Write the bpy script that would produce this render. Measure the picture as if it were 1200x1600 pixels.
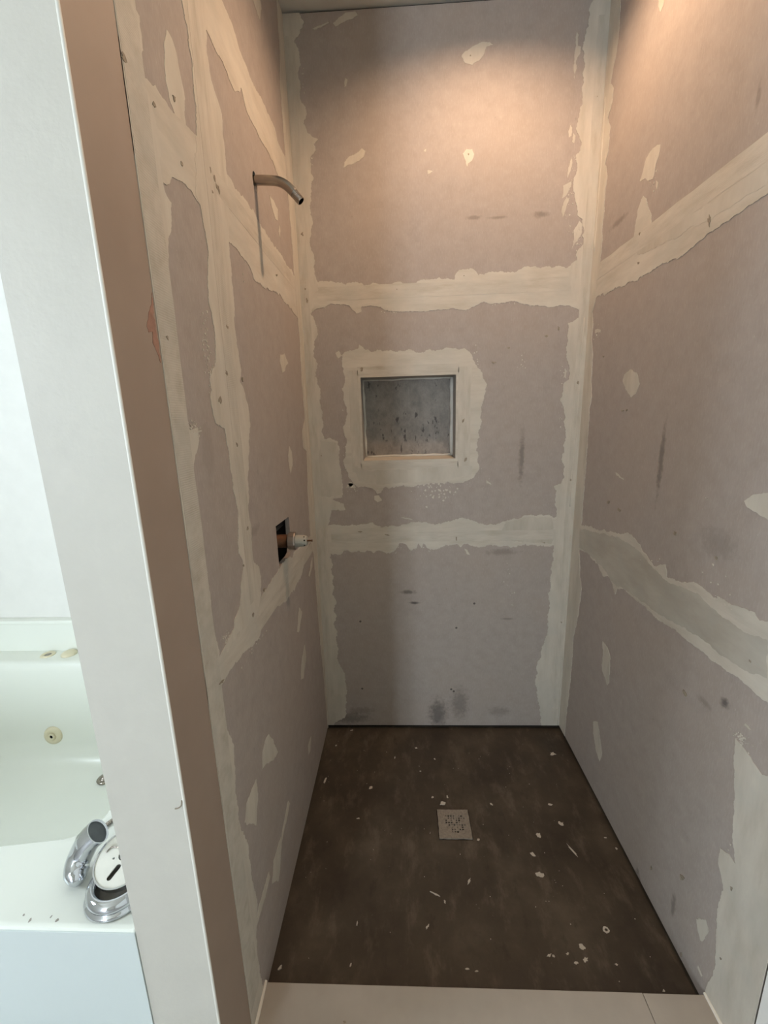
import bpy, bmesh, math, random
from mathutils import Vector, Matrix
from mathutils.geometry import tessellate_polygon

for _o in list(bpy.data.objects):
    bpy.data.objects.remove(_o)
scene = bpy.context.scene
COL = scene.collection
rnd = random.Random(7)

# ------------------------------------------------------------------ camera
CAM = bpy.data.cameras.new('camera')
CAM.sensor_fit = 'HORIZONTAL'
CAM.sensor_width = 36.0
CAM.lens = 655.264 / 1200.0 * 36.0
CAM.clip_start = 0.01
cam = bpy.data.objects.new('camera', CAM)
COL.objects.link(cam)
cr, cu, cf = Vector((0.998933, 0.036719, -0.028012)), Vector((0.019399, 0.216836, 0.976015)), Vector((-0.041912, 0.975517, -0.215893))
cam.matrix_world = Matrix(((cr.x, cu.x, -cf.x, 0.34040), (cr.y, cu.y, -cf.y, -1.58930), (cr.z, cu.z, -cf.z, 1.32428), (0, 0, 0, 1)))
scene.camera = cam

# ------------------------------------------------------------------ daylight and exposure
world = bpy.data.worlds.new('overcast_sky')
scene.world = world
world.use_nodes = True
bg = world.node_tree.nodes['Background']
bg.inputs['Color'].default_value = (0.76, 0.88, 1.0, 1)
bg.inputs['Strength'].default_value = 38.0
vs = scene.view_settings
vs.view_transform = 'Standard'
vs.look = 'None'
vs.exposure = 0.22
vs.gamma = 1.0
vs.use_curve_mapping = False
scene.cycles.use_denoising = True
scene.cycles.max_bounces = 10
scene.cycles.diffuse_bounces = 6
scene.cycles.caustics_reflective = False
scene.cycles.caustics_refractive = False
scene.cycles.sample_clamp_indirect = 6.0

LAMP = (0.63, -0.425)          # recessed downlight over the shower
LAMP_L = 1310.0               # radiance of the bulb
LAMP_C = (1.0, 0.665, 0.43)

H = 2.567                      # ceiling
S, E, T = 0.965, 1.0704, 0.1198   # board edge, end of the stub wall, its thickness
SR = 0.988                     # board edge on the right wall
CY0, CZ0 = -0.8817, 0.0487     # curb back edge and height
XL, YR = -1.8, -5.5            # bathroom's far left and rear walls
YT = -0.17                     # wall behind the tub
ZF = -0.10                     # bathroom floor
WIN_REAR = (-1.76, -1.12, 0.2, 2.3)     # x0, x1, z0, z1 in the rear wall
WIN_LEFT = (-1.98, -1.36, 1.35, 2.05)       # y0, y1, z0, z1 in the far left wall

def portal(loc, rot, sx, sy):
    l = bpy.data.lights.new('window_portal', 'AREA')
    l.shape = 'RECTANGLE'
    l.size, l.size_y = sx, sy
    l.cycles.is_portal = True
    o = bpy.data.objects.new('window_portal', l)
    o.location = loc
    o.rotation_euler = rot
    COL.objects.link(o)

_w = WIN_REAR
portal(((_w[0]+_w[1])/2, YR-0.05, (_w[2]+_w[3])/2), (math.radians(90), 0, 0), _w[1]-_w[0], _w[3]-_w[2])
_w = WIN_LEFT
portal((XL-0.05, (_w[0]+_w[1])/2, (_w[2]+_w[3])/2), (math.radians(90), 0, math.radians(-90)), _w[1]-_w[0], _w[3]-_w[2])

# ------------------------------------------------------------------ materials
def srgb(r, g, b):
    f = lambda c: (c/255/12.92) if c/255 <= 0.04045 else ((c/255+0.055)/1.055)**2.4
    return (f(r), f(g), f(b), 1)

class NT:
    def __init__(s, name):
        s.m = bpy.data.materials.new(name)
        s.m.use_nodes = True
        s.t = s.m.node_tree
        s.b = s.t.nodes['Principled BSDF']
    def n(s, t, **kw):
        x = s.t.nodes.new(t)
        for k, v in kw.items():
            setattr(x, k, v)
        return x
    def l(s, a, b):
        s.t.links.new(a, b)
    def coord(s, scale=(1, 1, 1)):
        c = s.n('ShaderNodeTexCoord')
        mp = s.n('ShaderNodeMapping')
        mp.inputs['Scale'].default_value = scale
        s.l(c.outputs['Object'], mp.inputs['Vector'])
        return mp.outputs['Vector']
    def noise(s, vec, scale, detail=4, rough=0.6):
        x = s.n('ShaderNodeTexNoise')
        x.inputs['Scale'].default_value = scale
        x.inputs['Detail'].default_value = detail
        x.inputs['Roughness'].default_value = rough
        s.l(vec, x.inputs['Vector'])
        return x.outputs['Fac']
    def ramp(s, fac, stops):
        x = s.n('ShaderNodeValToRGB')
        e = x.color_ramp.elements
        e[0].position, e[0].color = stops[0]
        e[1].position, e[1].color = stops[-1]
        for p, c in stops[1:-1]:
            k = e.new(p)
            k.color = c
        s.l(fac, x.inputs['Fac'])
        return x.outputs['Color']
    def mix(s, fac, a, b, mode='MIX'):
        x = s.n('ShaderNodeMix', data_type='RGBA', blend_type=mode)
        for i, v in ((0, fac), (6, a), (7, b)):
            if hasattr(v, 'links'):
                s.l(v, x.inputs[i])
            else:
                x.inputs[i].default_value = v
        return x.outputs[2]
    def math(s, op, a, b=None):
        x = s.n('ShaderNodeMath', operation=op)
        for i, v in enumerate((a, b)):
            if v is None:
                continue
            if hasattr(v, 'links'):
                s.l(v, x.inputs[i])
            else:
                x.inputs[i].default_value = v
        return x.outputs[0]
    def bump(s, h, strength, dist):
        x = s.n('ShaderNodeBump')
        x.inputs['Strength'].default_value = strength
        x.inputs['Distance'].default_value = dist
        s.l(h, x.inputs['Height'])
        s.l(x.outputs['Normal'], s.b.inputs['Normal'])
    def maprange(s, v, a, b, c, d):
        x = s.n('ShaderNodeMapRange', interpolation_type='SMOOTHSTEP')
        for i, q in enumerate((v, a, b, c, d)):
            if hasattr(q, 'links'):
                s.l(q, x.inputs[i])
            else:
                x.inputs[i].default_value = q
        return x.outputs[0]

def simple(name, col, rough=0.5, metal=0.0, var=0.06, scale=20, bump=0.0, spec=0.5):
    k = NT(name)
    v = k.coord()
    n = k.noise(v, scale)
    lo = tuple(c*(1-var) for c in col[:3]) + (1,)
    hi = tuple(min(1, c*(1+var)) for c in col[:3]) + (1,)
    k.l(k.ramp(n, [(0.3, lo), (0.7, hi)]), k.b.inputs['Base Color'])
    k.b.inputs['Roughness'].default_value = rough
    k.b.inputs['Metallic'].default_value = metal
    k.b.inputs['Specular IOR Level'].default_value = spec
    if bump:
        k.bump(k.noise(v, scale*4), bump, 0.002)
    return k.m

def board_mat(side, smudges):
    k = NT('backer_board_' + side)
    v = k.coord()
    vs_ = k.coord((1, 1, 0.25))
    fine = k.noise(vs_, 260, 3)
    mid = k.noise(v, 26, 5)
    big = k.noise(v, 3.2, 3)
    col = k.ramp(mid, [(0.32, BOARD_LO), (0.68, BOARD_HI)])
    col = k.mix(k.maprange(big, 0.4, 0.65, 0, 0.4), col, BOARD_WARM)
    col = k.mix(k.maprange(fine, 0.45, 0.75, 0, 0.25), col, BOARD_LIGHT)
    # tiny pale flecks of plaster dust
    fl = k.noise(v, 120, 2, 0.5)
    col = k.mix(k.maprange(fl, 0.70, 0.76, 0, 0.35), col, BOARD_LIGHT)
    dk = k.noise(k.coord((1, 1, 0.6)), 75, 3, 0.6)
    col = k.mix(k.maprange(dk, 0.66, 0.76, 0, 0.3), col, BOARD_DARK)
    pat = k.noise(v, 60, 4)
    for (u, z, ru, rv, st) in smudges:
        c = (u, 0, z) if side == 'back' else (0, u, z)
        sub = k.n('ShaderNodeVectorMath', operation='SUBTRACT')
        k.l(v, sub.inputs[0])
        sub.inputs[1].default_value = c
        mul = k.n('ShaderNodeVectorMath', operation='MULTIPLY')
        k.l(sub.outputs[0], mul.inputs[0])
        mul.inputs[1].default_value = (1/ru, 0, 1/rv) if side == 'back' else (0, 1/ru, 1/rv)
        ln = k.n('ShaderNodeVectorMath', operation='LENGTH')
        k.l(mul.outputs[0], ln.inputs[0])
        d = k.math('ADD', ln.outputs['Value'], k.math('MULTIPLY', k.math('SUBTRACT', pat, 0.5), 1.6))
        col = k.mix(k.maprange(d, 0.25, 1.15, st, 0.0), col, SMUDGE)
    k.l(col, k.b.inputs['Base Color'])
    k.b.inputs['Roughness'].default_value = 0.85
    k.b.inputs['Specular IOR Level'].default_value = 0.25
    k.bump(k.math('ADD', fine, k.math('MULTIPLY', mid, 0.8)), 0.22, 0.0015)
    return k.m

def compound_mat(name, stretch, tone=1.0, ribs=None):
    k = NT(name)
    v = k.coord()
    st = k.coord(stretch)
    a = k.noise(st, 1.0, 5, 0.62)
    b = k.noise(v, 9, 4)
    c = k.noise(v, 90, 3)
    sc = lambda q: tuple(min(1, x*tone) for x in q[:3]) + (1,)
    col = k.ramp(a, [(0.30, sc(COMP_LO)), (0.52, sc(COMP)), (0.72, sc(COMP_HI))])
    col = k.mix(k.maprange(b, 0.42, 0.66, 0, 0.45), col, sc(COMP_GREY))
    col = k.mix(k.maprange(c, 0.64, 0.80, 0, 0.3), col, sc(COMP_LO))
    k.l(col, k.b.inputs['Base Color'])
    k.b.inputs['Roughness'].default_value = 0.8
    k.b.inputs['Specular IOR Level'].default_value = 0.3
    h = k.math('ADD', k.math('MULTIPLY', a, 1.2), k.math('MULTIPLY', c, 0.25))
    if ribs:
        w = k.n('ShaderNodeTexWave', wave_type='BANDS', bands_direction=ribs)
        w.inputs['Scale'].default_value = 88
        w.inputs['Distortion'].default_value = 1.2
        w.inputs['Detail'].default_value = 1
        k.l(v, w.inputs['Vector'])
        gate = k.maprange(k.noise(v, 11, 2), 0.4, 0.6, 0.1, 0.8)
        h = k.math('ADD', h, k.math('MULTIPLY', w.outputs['Fac'], gate))
        shade = k.math('MULTIPLY', gate, 0.22)
        col2 = k.mix(k.math('MULTIPLY', shade, k.math('SUBTRACT', 1.0, w.outputs['Fac'])), col, sc(COMP_LO))
        k.l(col2, k.b.inputs['Base Color'])
    k.bump(h, 0.16, 0.0025)
    return k.m

BOARD_LO, BOARD_HI = srgb(152, 142, 134), srgb(161, 151, 143)
BOARD_WARM, BOARD_LIGHT, BOARD_DARK = srgb(158, 145, 134), srgb(182, 173, 163), srgb(122, 113, 106)
SMUDGE = srgb(62, 58, 58)
COMP, COMP_HI, COMP_LO, COMP_GREY = srgb(187, 179, 165), srgb(196, 189, 175), srgb(173, 164, 149), srgb(177, 173, 162)

def sm_of(side):
    return [(u, z, ru, rv, st) for (s, u, z, ru, rv, st) in SMUDGES if s == side]

# traced outlines in metres along each wall (u along the wall, v height): name, grain, thickness, raggedness, outline, holes
COMPOUND = {
 'back': [
  ('corner_compound','v',0.0024,1,[(0.0,2.557),(0.055,2.557),(0.055,2.5544),(0.0674,2.5327),(0.0537,2.5091),(0.0336,2.4824),(0.0465,2.4652),(0.0498,2.4267),(0.0378,2.4021),(0.046,2.3728),(0.0411,2.3336),(0.0523,2.3157),(0.0588,2.2893),(0.0467,2.2653),(0.0576,2.2417),(0.0921,2.2222),(0.0786,2.2085),(0.0837,2.1903),(0.0633,2.1695),(0.0633,2.1367),(0.07,2.1087),(0.0611,2.0718),(0.0519,2.0307),(0.0524,2.0059),(0.0593,1.9768),(0.0512,1.9539),(0.0451,1.9288),(0.0476,1.8992),(0.0573,1.879),(0.0529,1.8452),(0.0595,1.8086),(0.0637,1.7677),(0.0319,1.6962),(0.0462,1.6704),(0.0536,1.6425),(0.0421,1.6065),(0.037,1.5633),(0.0405,1.5083),(0.0419,1.4569),(0.0509,1.4114),(0.0546,1.354),(0.0546,1.3145),(0.0456,1.2842),(0.0561,1.2579),(0.0757,1.2621),(0.1041,1.2495),(0.1094,1.2112),(0.1111,1.1506),(0.1154,1.089),(0.1127,1.0341),(0.075,1.0273),(0.1164,1.0087),(0.1228,0.9857),(0.0651,0.9843),(0.0582,0.9511),(0.0488,0.9202),(0.0505,0.86),(0.0526,0.8068),(0.0574,0.7528),(0.0539,0.6428),(0.0576,0.5151),(0.0556,0.4278),(0.0588,0.3324),(0.0783,0.2869),(0.0839,0.2317),(0.0833,0.1632),(0.0798,0.0905),(0.0752,0.052),(0.0257,0.0228),(0.0257,0.018),(0.0,0.018)],[]),
  ('corner_compound','v',0.0022,1,[(1.0,2.557),(0.9569,2.557),(0.9469,2.5387),(0.9354,2.516),(0.9319,2.4608),(0.928,2.4094),(0.9281,2.3553),(0.9291,2.3136),(0.9336,2.2796),(0.9261,2.2459),(0.9185,2.2117),(0.928,2.1904),(0.9394,2.1723),(0.937,2.1495),(0.9237,2.1377),(0.93,2.1053),(0.9219,2.075),(0.9221,2.0422),(0.9308,2.005),(0.9397,1.9673),(0.9573,1.9534),(0.9636,1.9248),(0.9647,1.8809),(0.9473,1.8584),(0.9473,1.8292),(0.9287,1.8202),(0.9288,1.7548),(0.9643,1.6786),(0.9665,1.6478),(0.9304,1.6325),(0.9324,1.6012),(0.9288,1.5549),(0.9387,1.5054),(0.947,1.4465),(0.9279,1.4296),(0.92,1.3743),(0.9358,1.3401),(0.9387,1.2946),(0.9486,1.2483),(0.946,1.1426),(0.9435,1.0704),(0.9156,1.0588),(0.9286,1.0414),(0.9233,1.0095),(0.9321,0.9418),(0.9283,0.8835),(0.9289,0.8319),(0.9327,0.7664),(0.9283,0.7133),(0.926,0.6675),(0.9219,0.6047),(0.9293,0.5631),(0.9207,0.5353),(0.929,0.4787),(0.9148,0.4071),(0.9041,0.3634),(0.8936,0.3134),(0.8891,0.2446),(0.9025,0.1376),(0.9167,0.0689),(0.9245,0.0246),(0.9245,0.018),(1.0,0.018)],[]),
  ('seam_compound','h',0.0016,1,[(0.004,1.8086),(0.0595,1.8086),(0.0634,1.7983),(0.1059,1.7967),(0.1612,1.7844),(0.1994,1.791),(0.2391,1.7793),(0.2661,1.7864),(0.2947,1.7792),(0.3281,1.784),(0.3503,1.7872),(0.3657,1.7785),(0.4055,1.781),(0.421,1.7905),(0.4606,1.791),(0.5154,1.7909),(0.5373,1.786),(0.5394,1.8),(0.5523,1.8154),(0.5914,1.8198),(0.6111,1.8091),(0.6179,1.7969),(0.6568,1.8053),(0.7217,1.8027),(0.7645,1.811),(0.8072,1.8172),(0.8822,1.8142),(0.9147,1.807),(0.929,1.8162),(0.99,1.8162),(0.99,1.6745),(0.9646,1.6745),(0.9444,1.6835),(0.9048,1.6911),(0.8725,1.6861),(0.824,1.6961),(0.7692,1.7002),(0.7404,1.7094),(0.6967,1.7049),(0.6394,1.7132),(0.6154,1.7018),(0.5869,1.6884),(0.527,1.6947),(0.5092,1.6912),(0.4603,1.691),(0.4089,1.6908),(0.3641,1.6903),(0.326,1.6917),(0.2924,1.6971),(0.2816,1.71),(0.248,1.7154),(0.2142,1.7125),(0.2135,1.6958),(0.1952,1.6902),(0.1778,1.7076),(0.1693,1.7183),(0.14,1.7194),(0.1017,1.7229),(0.067,1.7116),(0.0368,1.7023),(0.004,1.7023)],[]),
  ('seam_compound','h',0.0016,1,[(0.004,0.9202),(0.0488,0.9202),(0.082,0.9248),(0.107,0.9192),(0.1452,0.9262),(0.1955,0.9253),(0.2259,0.9324),(0.2629,0.9111),(0.3082,0.918),(0.3507,0.9224),(0.3882,0.9294),(0.4255,0.9287),(0.4701,0.915),(0.5073,0.9271),(0.5492,0.9391),(0.5861,0.9409),(0.6232,0.93),(0.6604,0.914),(0.7046,0.9132),(0.7287,0.9255),(0.7821,0.9346),(0.8131,0.9492),(0.8736,0.9505),(0.9228,0.937),(0.99,0.937),(0.99,0.8267),(0.9292,0.8267),(0.8429,0.8308),(0.7492,0.8297),(0.6747,0.831),(0.6251,0.8266),(0.5825,0.8378),(0.5702,0.8249),(0.5501,0.8383),(0.5101,0.8364),(0.4876,0.821),(0.4624,0.8161),(0.4448,0.8217),(0.4248,0.843),(0.4196,0.8221),(0.4047,0.8434),(0.3944,0.8225),(0.3741,0.8149),(0.3568,0.8389),(0.3292,0.8447),(0.3109,0.8159),(0.2929,0.8056),(0.1529,0.8132),(0.0526,0.8068),(0.004,0.8068)],[]),
  ('niche_surround','h',0.002,1,[(0.1435,1.5598),(0.1785,1.5695),(0.1972,1.5753),(0.2023,1.5881),(0.2112,1.5792),(0.2427,1.5608),(0.2659,1.5687),(0.323,1.5603),(0.3733,1.5629),(0.4143,1.5529),(0.453,1.5624),(0.4939,1.5589),(0.5391,1.5638),(0.5776,1.5604),(0.5959,1.5447),(0.6193,1.5006),(0.6431,1.456),(0.6573,1.4357),(0.6468,1.3936),(0.6386,1.3487),(0.6352,1.2869),(0.625,1.21),(0.6284,1.1623),(0.6361,1.1332),(0.6175,1.1021),(0.5841,1.0858),(0.5479,1.0793),(0.4947,1.0805),(0.4339,1.0769),(0.3607,1.0711),(0.2748,1.0681),(0.2619,1.0484),(0.2494,1.0437),(0.2377,1.0614),(0.2133,1.0694),(0.1814,1.0726),(0.1574,1.0881),(0.1388,1.1132),(0.1329,1.1452),(0.124,1.1625),(0.131,1.2058),(0.1402,1.2462),(0.1298,1.2819),(0.1393,1.3284),(0.1439,1.3744),(0.1364,1.4157),(0.1304,1.4385),(0.1435,1.465),(0.1381,1.4985),(0.1378,1.5382)],[[(0.2,1.172),(0.546,1.172),(0.546,1.4745),(0.2,1.4745)]]),
  ('compound_patch','v',0.0011,0.6,[(0.5539,2.4197),(0.5656,2.4322),(0.591,2.4439),(0.6144,2.4524),(0.6399,2.451),(0.6499,2.444),(0.6304,2.4402),(0.6248,2.4258),(0.6075,2.4053),(0.586,2.3949),(0.564,2.4027)],[]),
  ('compound_patch','v',0.0011,0.6,[(0.5611,2.1585),(0.5733,2.1705),(0.5918,2.1696),(0.5983,2.155),(0.5924,2.1391),(0.5781,2.129),(0.5762,2.1182),(0.5696,2.1402)],[]),
  ('compound_patch','v',0.0011,0.6,[(0.1718,2.1371),(0.1746,2.1516),(0.1901,2.1672),(0.2136,2.1751),(0.2351,2.1885),(0.2453,2.1808),(0.2384,2.1649),(0.2211,2.153),(0.1996,2.1449),(0.1848,2.1438)],[]),
  ('compound_patch','v',0.0011,0.6,[(0.1569,2.5245),(0.1776,2.5395),(0.1979,2.5496),(0.2277,2.5511),(0.2352,2.5411),(0.217,2.5325),(0.1868,2.5245),(0.1664,2.5159)],[]),
  ('compound_patch','v',0.0011,0.6,[(0.0923,2.5152),(0.1168,2.5219),(0.1412,2.5302),(0.145,2.5268),(0.1226,2.5183),(0.1001,2.5115)],[]),
  ('compound_patch','v',0.0011,0.6,[(0.1879,2.3824),(0.1958,2.3786),(0.1909,2.3602),(0.1847,2.3588)],[]),
  ('compound_patch','v',0.0011,0.6,[(0.903,2.4624),(0.9094,2.454),(0.9094,2.4266),(0.9192,2.4245),(0.9167,2.4052),(0.9095,2.3974),(0.9079,2.3646),(0.9037,2.34),(0.8995,2.3733),(0.9006,2.4142)],[]),
  ('compound_patch','v',0.0011,0.6,[(0.8999,2.2213),(0.9065,2.2123),(0.9059,2.1915),(0.8982,2.1866),(0.895,2.2042)],[]),
  ('compound_patch','v',0.0011,0.6,[(0.9114,2.1982),(0.918,2.1909),(0.9154,2.17),(0.9091,2.1738)],[]),
  ('compound_patch','v',0.0011,0.6,[(0.9099,2.1313),(0.9132,2.1133),(0.9049,2.0849),(0.9015,2.0741),(0.9016,2.103)],[]),
  ('compound_patch','v',0.0011,0.6,[(0.8885,2.0529),(0.9144,2.0645),(0.9135,2.0481),(0.9006,2.0248),(0.8867,2.0162)],[]),
  ('compound_patch','v',0.0011,0.6,[(0.901,2.0193),(0.9097,2.0115),(0.8994,1.9784),(0.8923,1.96),(0.8884,1.9883)],[]),
  ('compound_patch','v',0.0011,0.6,[(0.9304,1.9205),(0.9473,1.9482),(0.9584,1.9383),(0.9549,1.9004),(0.9372,1.882),(0.928,1.8631),(0.9341,1.8975)],[]),
  ('compound_patch','v',0.0011,0.6,[(0.2369,1.0365),(0.2542,1.0386),(0.266,1.0183),(0.2484,1.0111),(0.2364,1.0214)],[]),
  ('compound_patch','v',0.0011,0.6,[(0.1352,1.0885),(0.1572,1.0856),(0.1665,1.0705),(0.1466,1.0684)],[]),
  ('compound_patch','v',0.0011,0.6,[(0.1294,1.0713),(0.1494,1.0758),(0.1597,1.0855),(0.1428,1.0933)],[]),
  ('compound_patch','v',0.0011,0.6,[(0.4349,2.1717),(0.4432,2.1785),(0.4411,2.1696)],[]),
  ('compound_patch','v',0.0011,0.6,[(0.447,2.117),(0.4637,2.1126),(0.4553,2.1075),(0.447,2.106)],[]),
  ('compound_patch','v',0.0011,0.6,[(0.1134,1.5608),(0.1277,1.569),(0.1338,1.5514),(0.1241,1.543)],[]),
  ('compound_patch','v',0.0011,0.6,[(0.3363,0.9509),(0.371,0.9451),(0.3834,0.9397),(0.3561,0.9428)],[]),
  ('compound_patch','v',0.0011,0.6,[(0.5828,0.8194),(0.5953,0.8139),(0.6057,0.7926),(0.5956,0.7954)],[]),
  ('compound_patch','v',0.0011,0.6,[(0.6635,1.0889),(0.6831,1.0713),(0.6638,1.0767)],[]),
  ('compound_patch','v',0.0011,0.6,[(0.9311,1.4841),(0.9386,1.473),(0.9358,1.4469),(0.9285,1.4559)],[]),
  ('damp_compound','x',0.0029,0.5,[(0.0389,1.2536),(0.1037,1.2424),(0.1124,1.1261),(0.1107,1.0442),(0.0629,1.0351),(0.0258,1.041),(0.0253,1.1527)],[]),
  ('damp_compound','x',0.0026,0.4,[(0.1603,1.1543),(0.2278,1.1332),(0.3738,1.1346),(0.5474,1.145),(0.6096,1.1435),(0.6054,1.1097),(0.5188,1.0922),(0.3731,1.0857),(0.2506,1.081),(0.1774,1.095)],[]),
  ('damp_compound','x',0.002,0.5,[(0.7409,0.9252),(0.8134,0.9416),(0.9155,0.9371),(0.9291,0.8706),(0.9214,0.8346),(0.8426,0.8386),(0.7683,0.8476),(0.7181,0.8744)],[]),
 ],
 'left': [
  ('edge_compound','v',0.0018,0.8,[(-0.965,2.557),(-0.9292,2.557),(-0.9292,1.8624),(-0.9058,1.8634),(-0.9069,1.8365),(-0.9074,1.8233),(-0.9188,1.801),(-0.9134,1.788),(-0.8991,1.7543),(-0.8942,1.7099),(-0.8973,1.672),(-0.895,1.6607),(-0.8791,1.6536),(-0.8854,1.6295),(-0.9035,1.594),(-0.9108,1.5657),(-0.9148,1.5367),(-0.9189,1.5137),(-0.9281,1.4849),(-0.9409,1.4558),(-0.9365,1.4387),(-0.9275,1.4171),(-0.9305,1.3982),(-0.9193,1.3897),(-0.9158,1.3726),(-0.9182,1.3559),(-0.9144,1.3312),(-0.9101,1.316),(-0.8828,1.3195),(-0.8821,1.3046),(-0.8952,1.2809),(-0.9115,1.2613),(-0.9216,1.231),(-0.9247,1.1942),(-0.9279,1.1569),(-0.9262,1.1287),(-0.9223,1.0992),(-0.9161,1.0679),(-0.9134,1.0407),(-0.9146,1.0074),(-0.915,0.9768),(-0.9116,0.9499),(-0.9033,0.9195),(-0.9069,0.9061),(-0.9261,0.8755),(-0.9357,0.8497),(-0.9325,0.821),(-0.9278,0.7971),(-0.907,0.7425),(-0.8939,0.7094),(-0.9003,0.6738),(-0.9049,0.6332),(-0.9055,0.5692),(-0.9066,0.5149),(-0.8869,0.4669),(-0.8842,0.4074),(-0.8837,0.3807),(-0.8797,0.322),(-0.8726,0.2717),(-0.8774,0.2546),(-0.8926,0.2311),(-0.9013,0.185),(-0.9005,0.1261),(-0.8929,0.0572),(-0.8929,0.02),(-0.965,0.02)],[]),
  ('seam_compound','v',0.0021,0.8,[(-0.7595,2.557),(-0.7595,1.9958),(-0.7549,1.974),(-0.7477,1.9691),(-0.7502,1.9428),(-0.7437,1.9171),(-0.7472,1.8867),(-0.7455,1.8583),(-0.7574,1.813),(-0.7751,1.7544),(-0.788,1.7054),(-0.7738,1.6972),(-0.7706,1.6818),(-0.7642,1.6592),(-0.7605,1.6349),(-0.766,1.6143),(-0.7736,1.5858),(-0.7829,1.541),(-0.775,1.5215),(-0.7704,1.4984),(-0.7765,1.455),(-0.7862,1.429),(-0.8142,1.4038),(-0.8116,1.3841),(-0.8206,1.3702),(-0.8169,1.3445),(-0.8085,1.325),(-0.7736,1.3149),(-0.7696,1.284),(-0.7658,1.2396),(-0.7604,1.1869),(-0.7502,1.1487),(-0.7609,1.0966),(-0.7708,1.0608),(-0.7518,1.0374),(-0.7583,1.0139),(-0.7771,0.9855),(-0.7891,0.955),(-0.8206,0.9418),(-0.8321,0.924),(-0.8664,0.9153),(-0.8981,0.9073),(-0.7068,0.8928),(-0.6673,0.9196),(-0.6541,0.9663),(-0.6606,0.9929),(-0.6929,1.02),(-0.6851,1.0932),(-0.6909,1.146),(-0.6718,1.2147),(-0.6484,1.2696),(-0.6288,1.34),(-0.6333,1.3678),(-0.6484,1.3985),(-0.6669,1.413),(-0.6527,1.438),(-0.6579,1.4724),(-0.6657,1.5216),(-0.6558,1.583),(-0.6527,1.6441),(-0.6519,1.6831),(-0.6384,1.7452),(-0.6257,1.8159),(-0.625,1.8651),(-0.6277,1.8898),(-0.6224,1.9209),(-0.6444,1.9378),(-0.6632,1.9511),(-0.6715,1.9895),(-0.664,2.0275),(-0.659,2.0465),(-0.659,2.557)],[]),
  ('seam_compound','d',0.0015,0.7,[(-0.64,2.1626),(-0.56,2.1526),(-0.5073,2.1534),(-0.4758,2.1367),(-0.4337,2.1328),(-0.3973,2.1259),(-0.3177,2.1384),(-0.2466,2.1402),(-0.1977,2.143),(-0.178,2.1227),(-0.0838,2.1338),(0.0,2.1138),(0.0,2.0263),(-0.2061,2.0263),(-0.2767,2.0351),(-0.3494,2.0263),(-0.4067,2.0279),(-0.4615,2.0323),(-0.4829,2.0553),(-0.495,2.0392),(-0.5259,2.0207),(-0.557,2.0209),(-0.6054,2.0288),(-0.664,2.0275),(-0.714,2.0275)],[]),
  ('seam_compound','d',0.0016,0.8,[(-0.965,1.798),(-0.9134,1.788),(-0.8843,1.7995),(-0.8583,1.7965),(-0.8312,1.7958),(-0.7911,1.8028),(-0.7586,1.8086),(-0.6983,1.8089),(-0.6257,1.8159),(-0.5531,1.8139),(-0.4646,1.8208),(-0.4206,1.8099),(-0.3414,1.8097),(-0.2108,1.8024),(-0.0891,1.7959),(0.0,1.7959),(0.0,1.6682),(-0.0663,1.6682),(-0.1347,1.6725),(-0.226,1.6784),(-0.3127,1.6816),(-0.4329,1.6597),(-0.5058,1.6575),(-0.5309,1.6771),(-0.6032,1.685),(-0.6483,1.6845),(-0.7162,1.6908),(-0.7783,1.6982),(-0.8083,1.7045),(-0.8357,1.7033),(-0.8696,1.6903),(-0.8864,1.6738),(-0.8973,1.672),(-0.965,1.672)],[]),
  ('corner_compound','v',0.0026,0.5,[(-0.0621,2.557),(-0.0621,2.5438),(-0.0692,2.4737),(-0.0654,2.4166),(-0.0946,2.317),(-0.0895,2.2387),(-0.0903,2.1373),(-0.0939,2.0488),(-0.0824,1.9826),(-0.0801,1.854),(-0.0804,1.7967),(-0.0663,1.6682),(-0.0552,1.5818),(-0.0723,1.4633),(-0.0626,1.3324),(-0.1164,1.2889),(-0.1137,1.2336),(-0.0664,1.2189),(-0.0964,1.0544),(-0.1043,0.9236),(-0.0655,0.824),(-0.0608,0.6018),(-0.0533,0.4583),(-0.0332,0.3),(-0.0246,0.1409),(-0.0115,0.0354),(0.0,0.018),(0.0,2.557)],[]),
  ('seam_compound','d',0.0014,0.8,[(0.0,0.9115),(-0.1304,0.9115),(-0.2865,0.9171),(-0.4119,0.929),(-0.5128,0.9301),(-0.591,0.921),(-0.6686,0.9152),(-0.7615,0.9197),(-0.8256,0.9233),(-0.8657,0.9176),(-0.8981,0.9073),(-0.9248,0.9005),(-0.965,0.9005),(-0.965,0.8553),(-0.9315,0.8453),(-0.9133,0.8509),(-0.8832,0.8533),(-0.844,0.8559),(-0.7996,0.8505),(-0.745,0.8336),(-0.7011,0.8329),(-0.6627,0.8508),(-0.6378,0.8501),(-0.5693,0.8397),(-0.4806,0.8171),(-0.3934,0.813),(-0.2597,0.8248),(-0.1937,0.8783),(0.0,0.8783)],[]),
  ('compound_patch','v',0.0011,0.6,[(-0.8261,1.9076),(-0.8395,1.8828),(-0.8423,1.8723),(-0.8492,1.8319),(-0.8435,1.8057),(-0.8312,1.7958),(-0.7956,1.802),(-0.7868,1.8436),(-0.7935,1.8654),(-0.7991,1.8895),(-0.8085,1.9052)],[]),
  ('compound_patch','v',0.0011,0.6,[(-0.7027,0.5686),(-0.7266,0.5744),(-0.7541,0.563),(-0.7649,0.5249),(-0.7339,0.5135),(-0.69,0.4817),(-0.6528,0.4709),(-0.6768,0.5274)],[]),
  ('compound_patch','v',0.0011,0.6,[(-0.8061,0.5391),(-0.8395,0.5391),(-0.8671,0.5385),(-0.8861,0.5105),(-0.8579,0.4731),(-0.8336,0.4413),(-0.8085,0.484)],[]),
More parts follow.
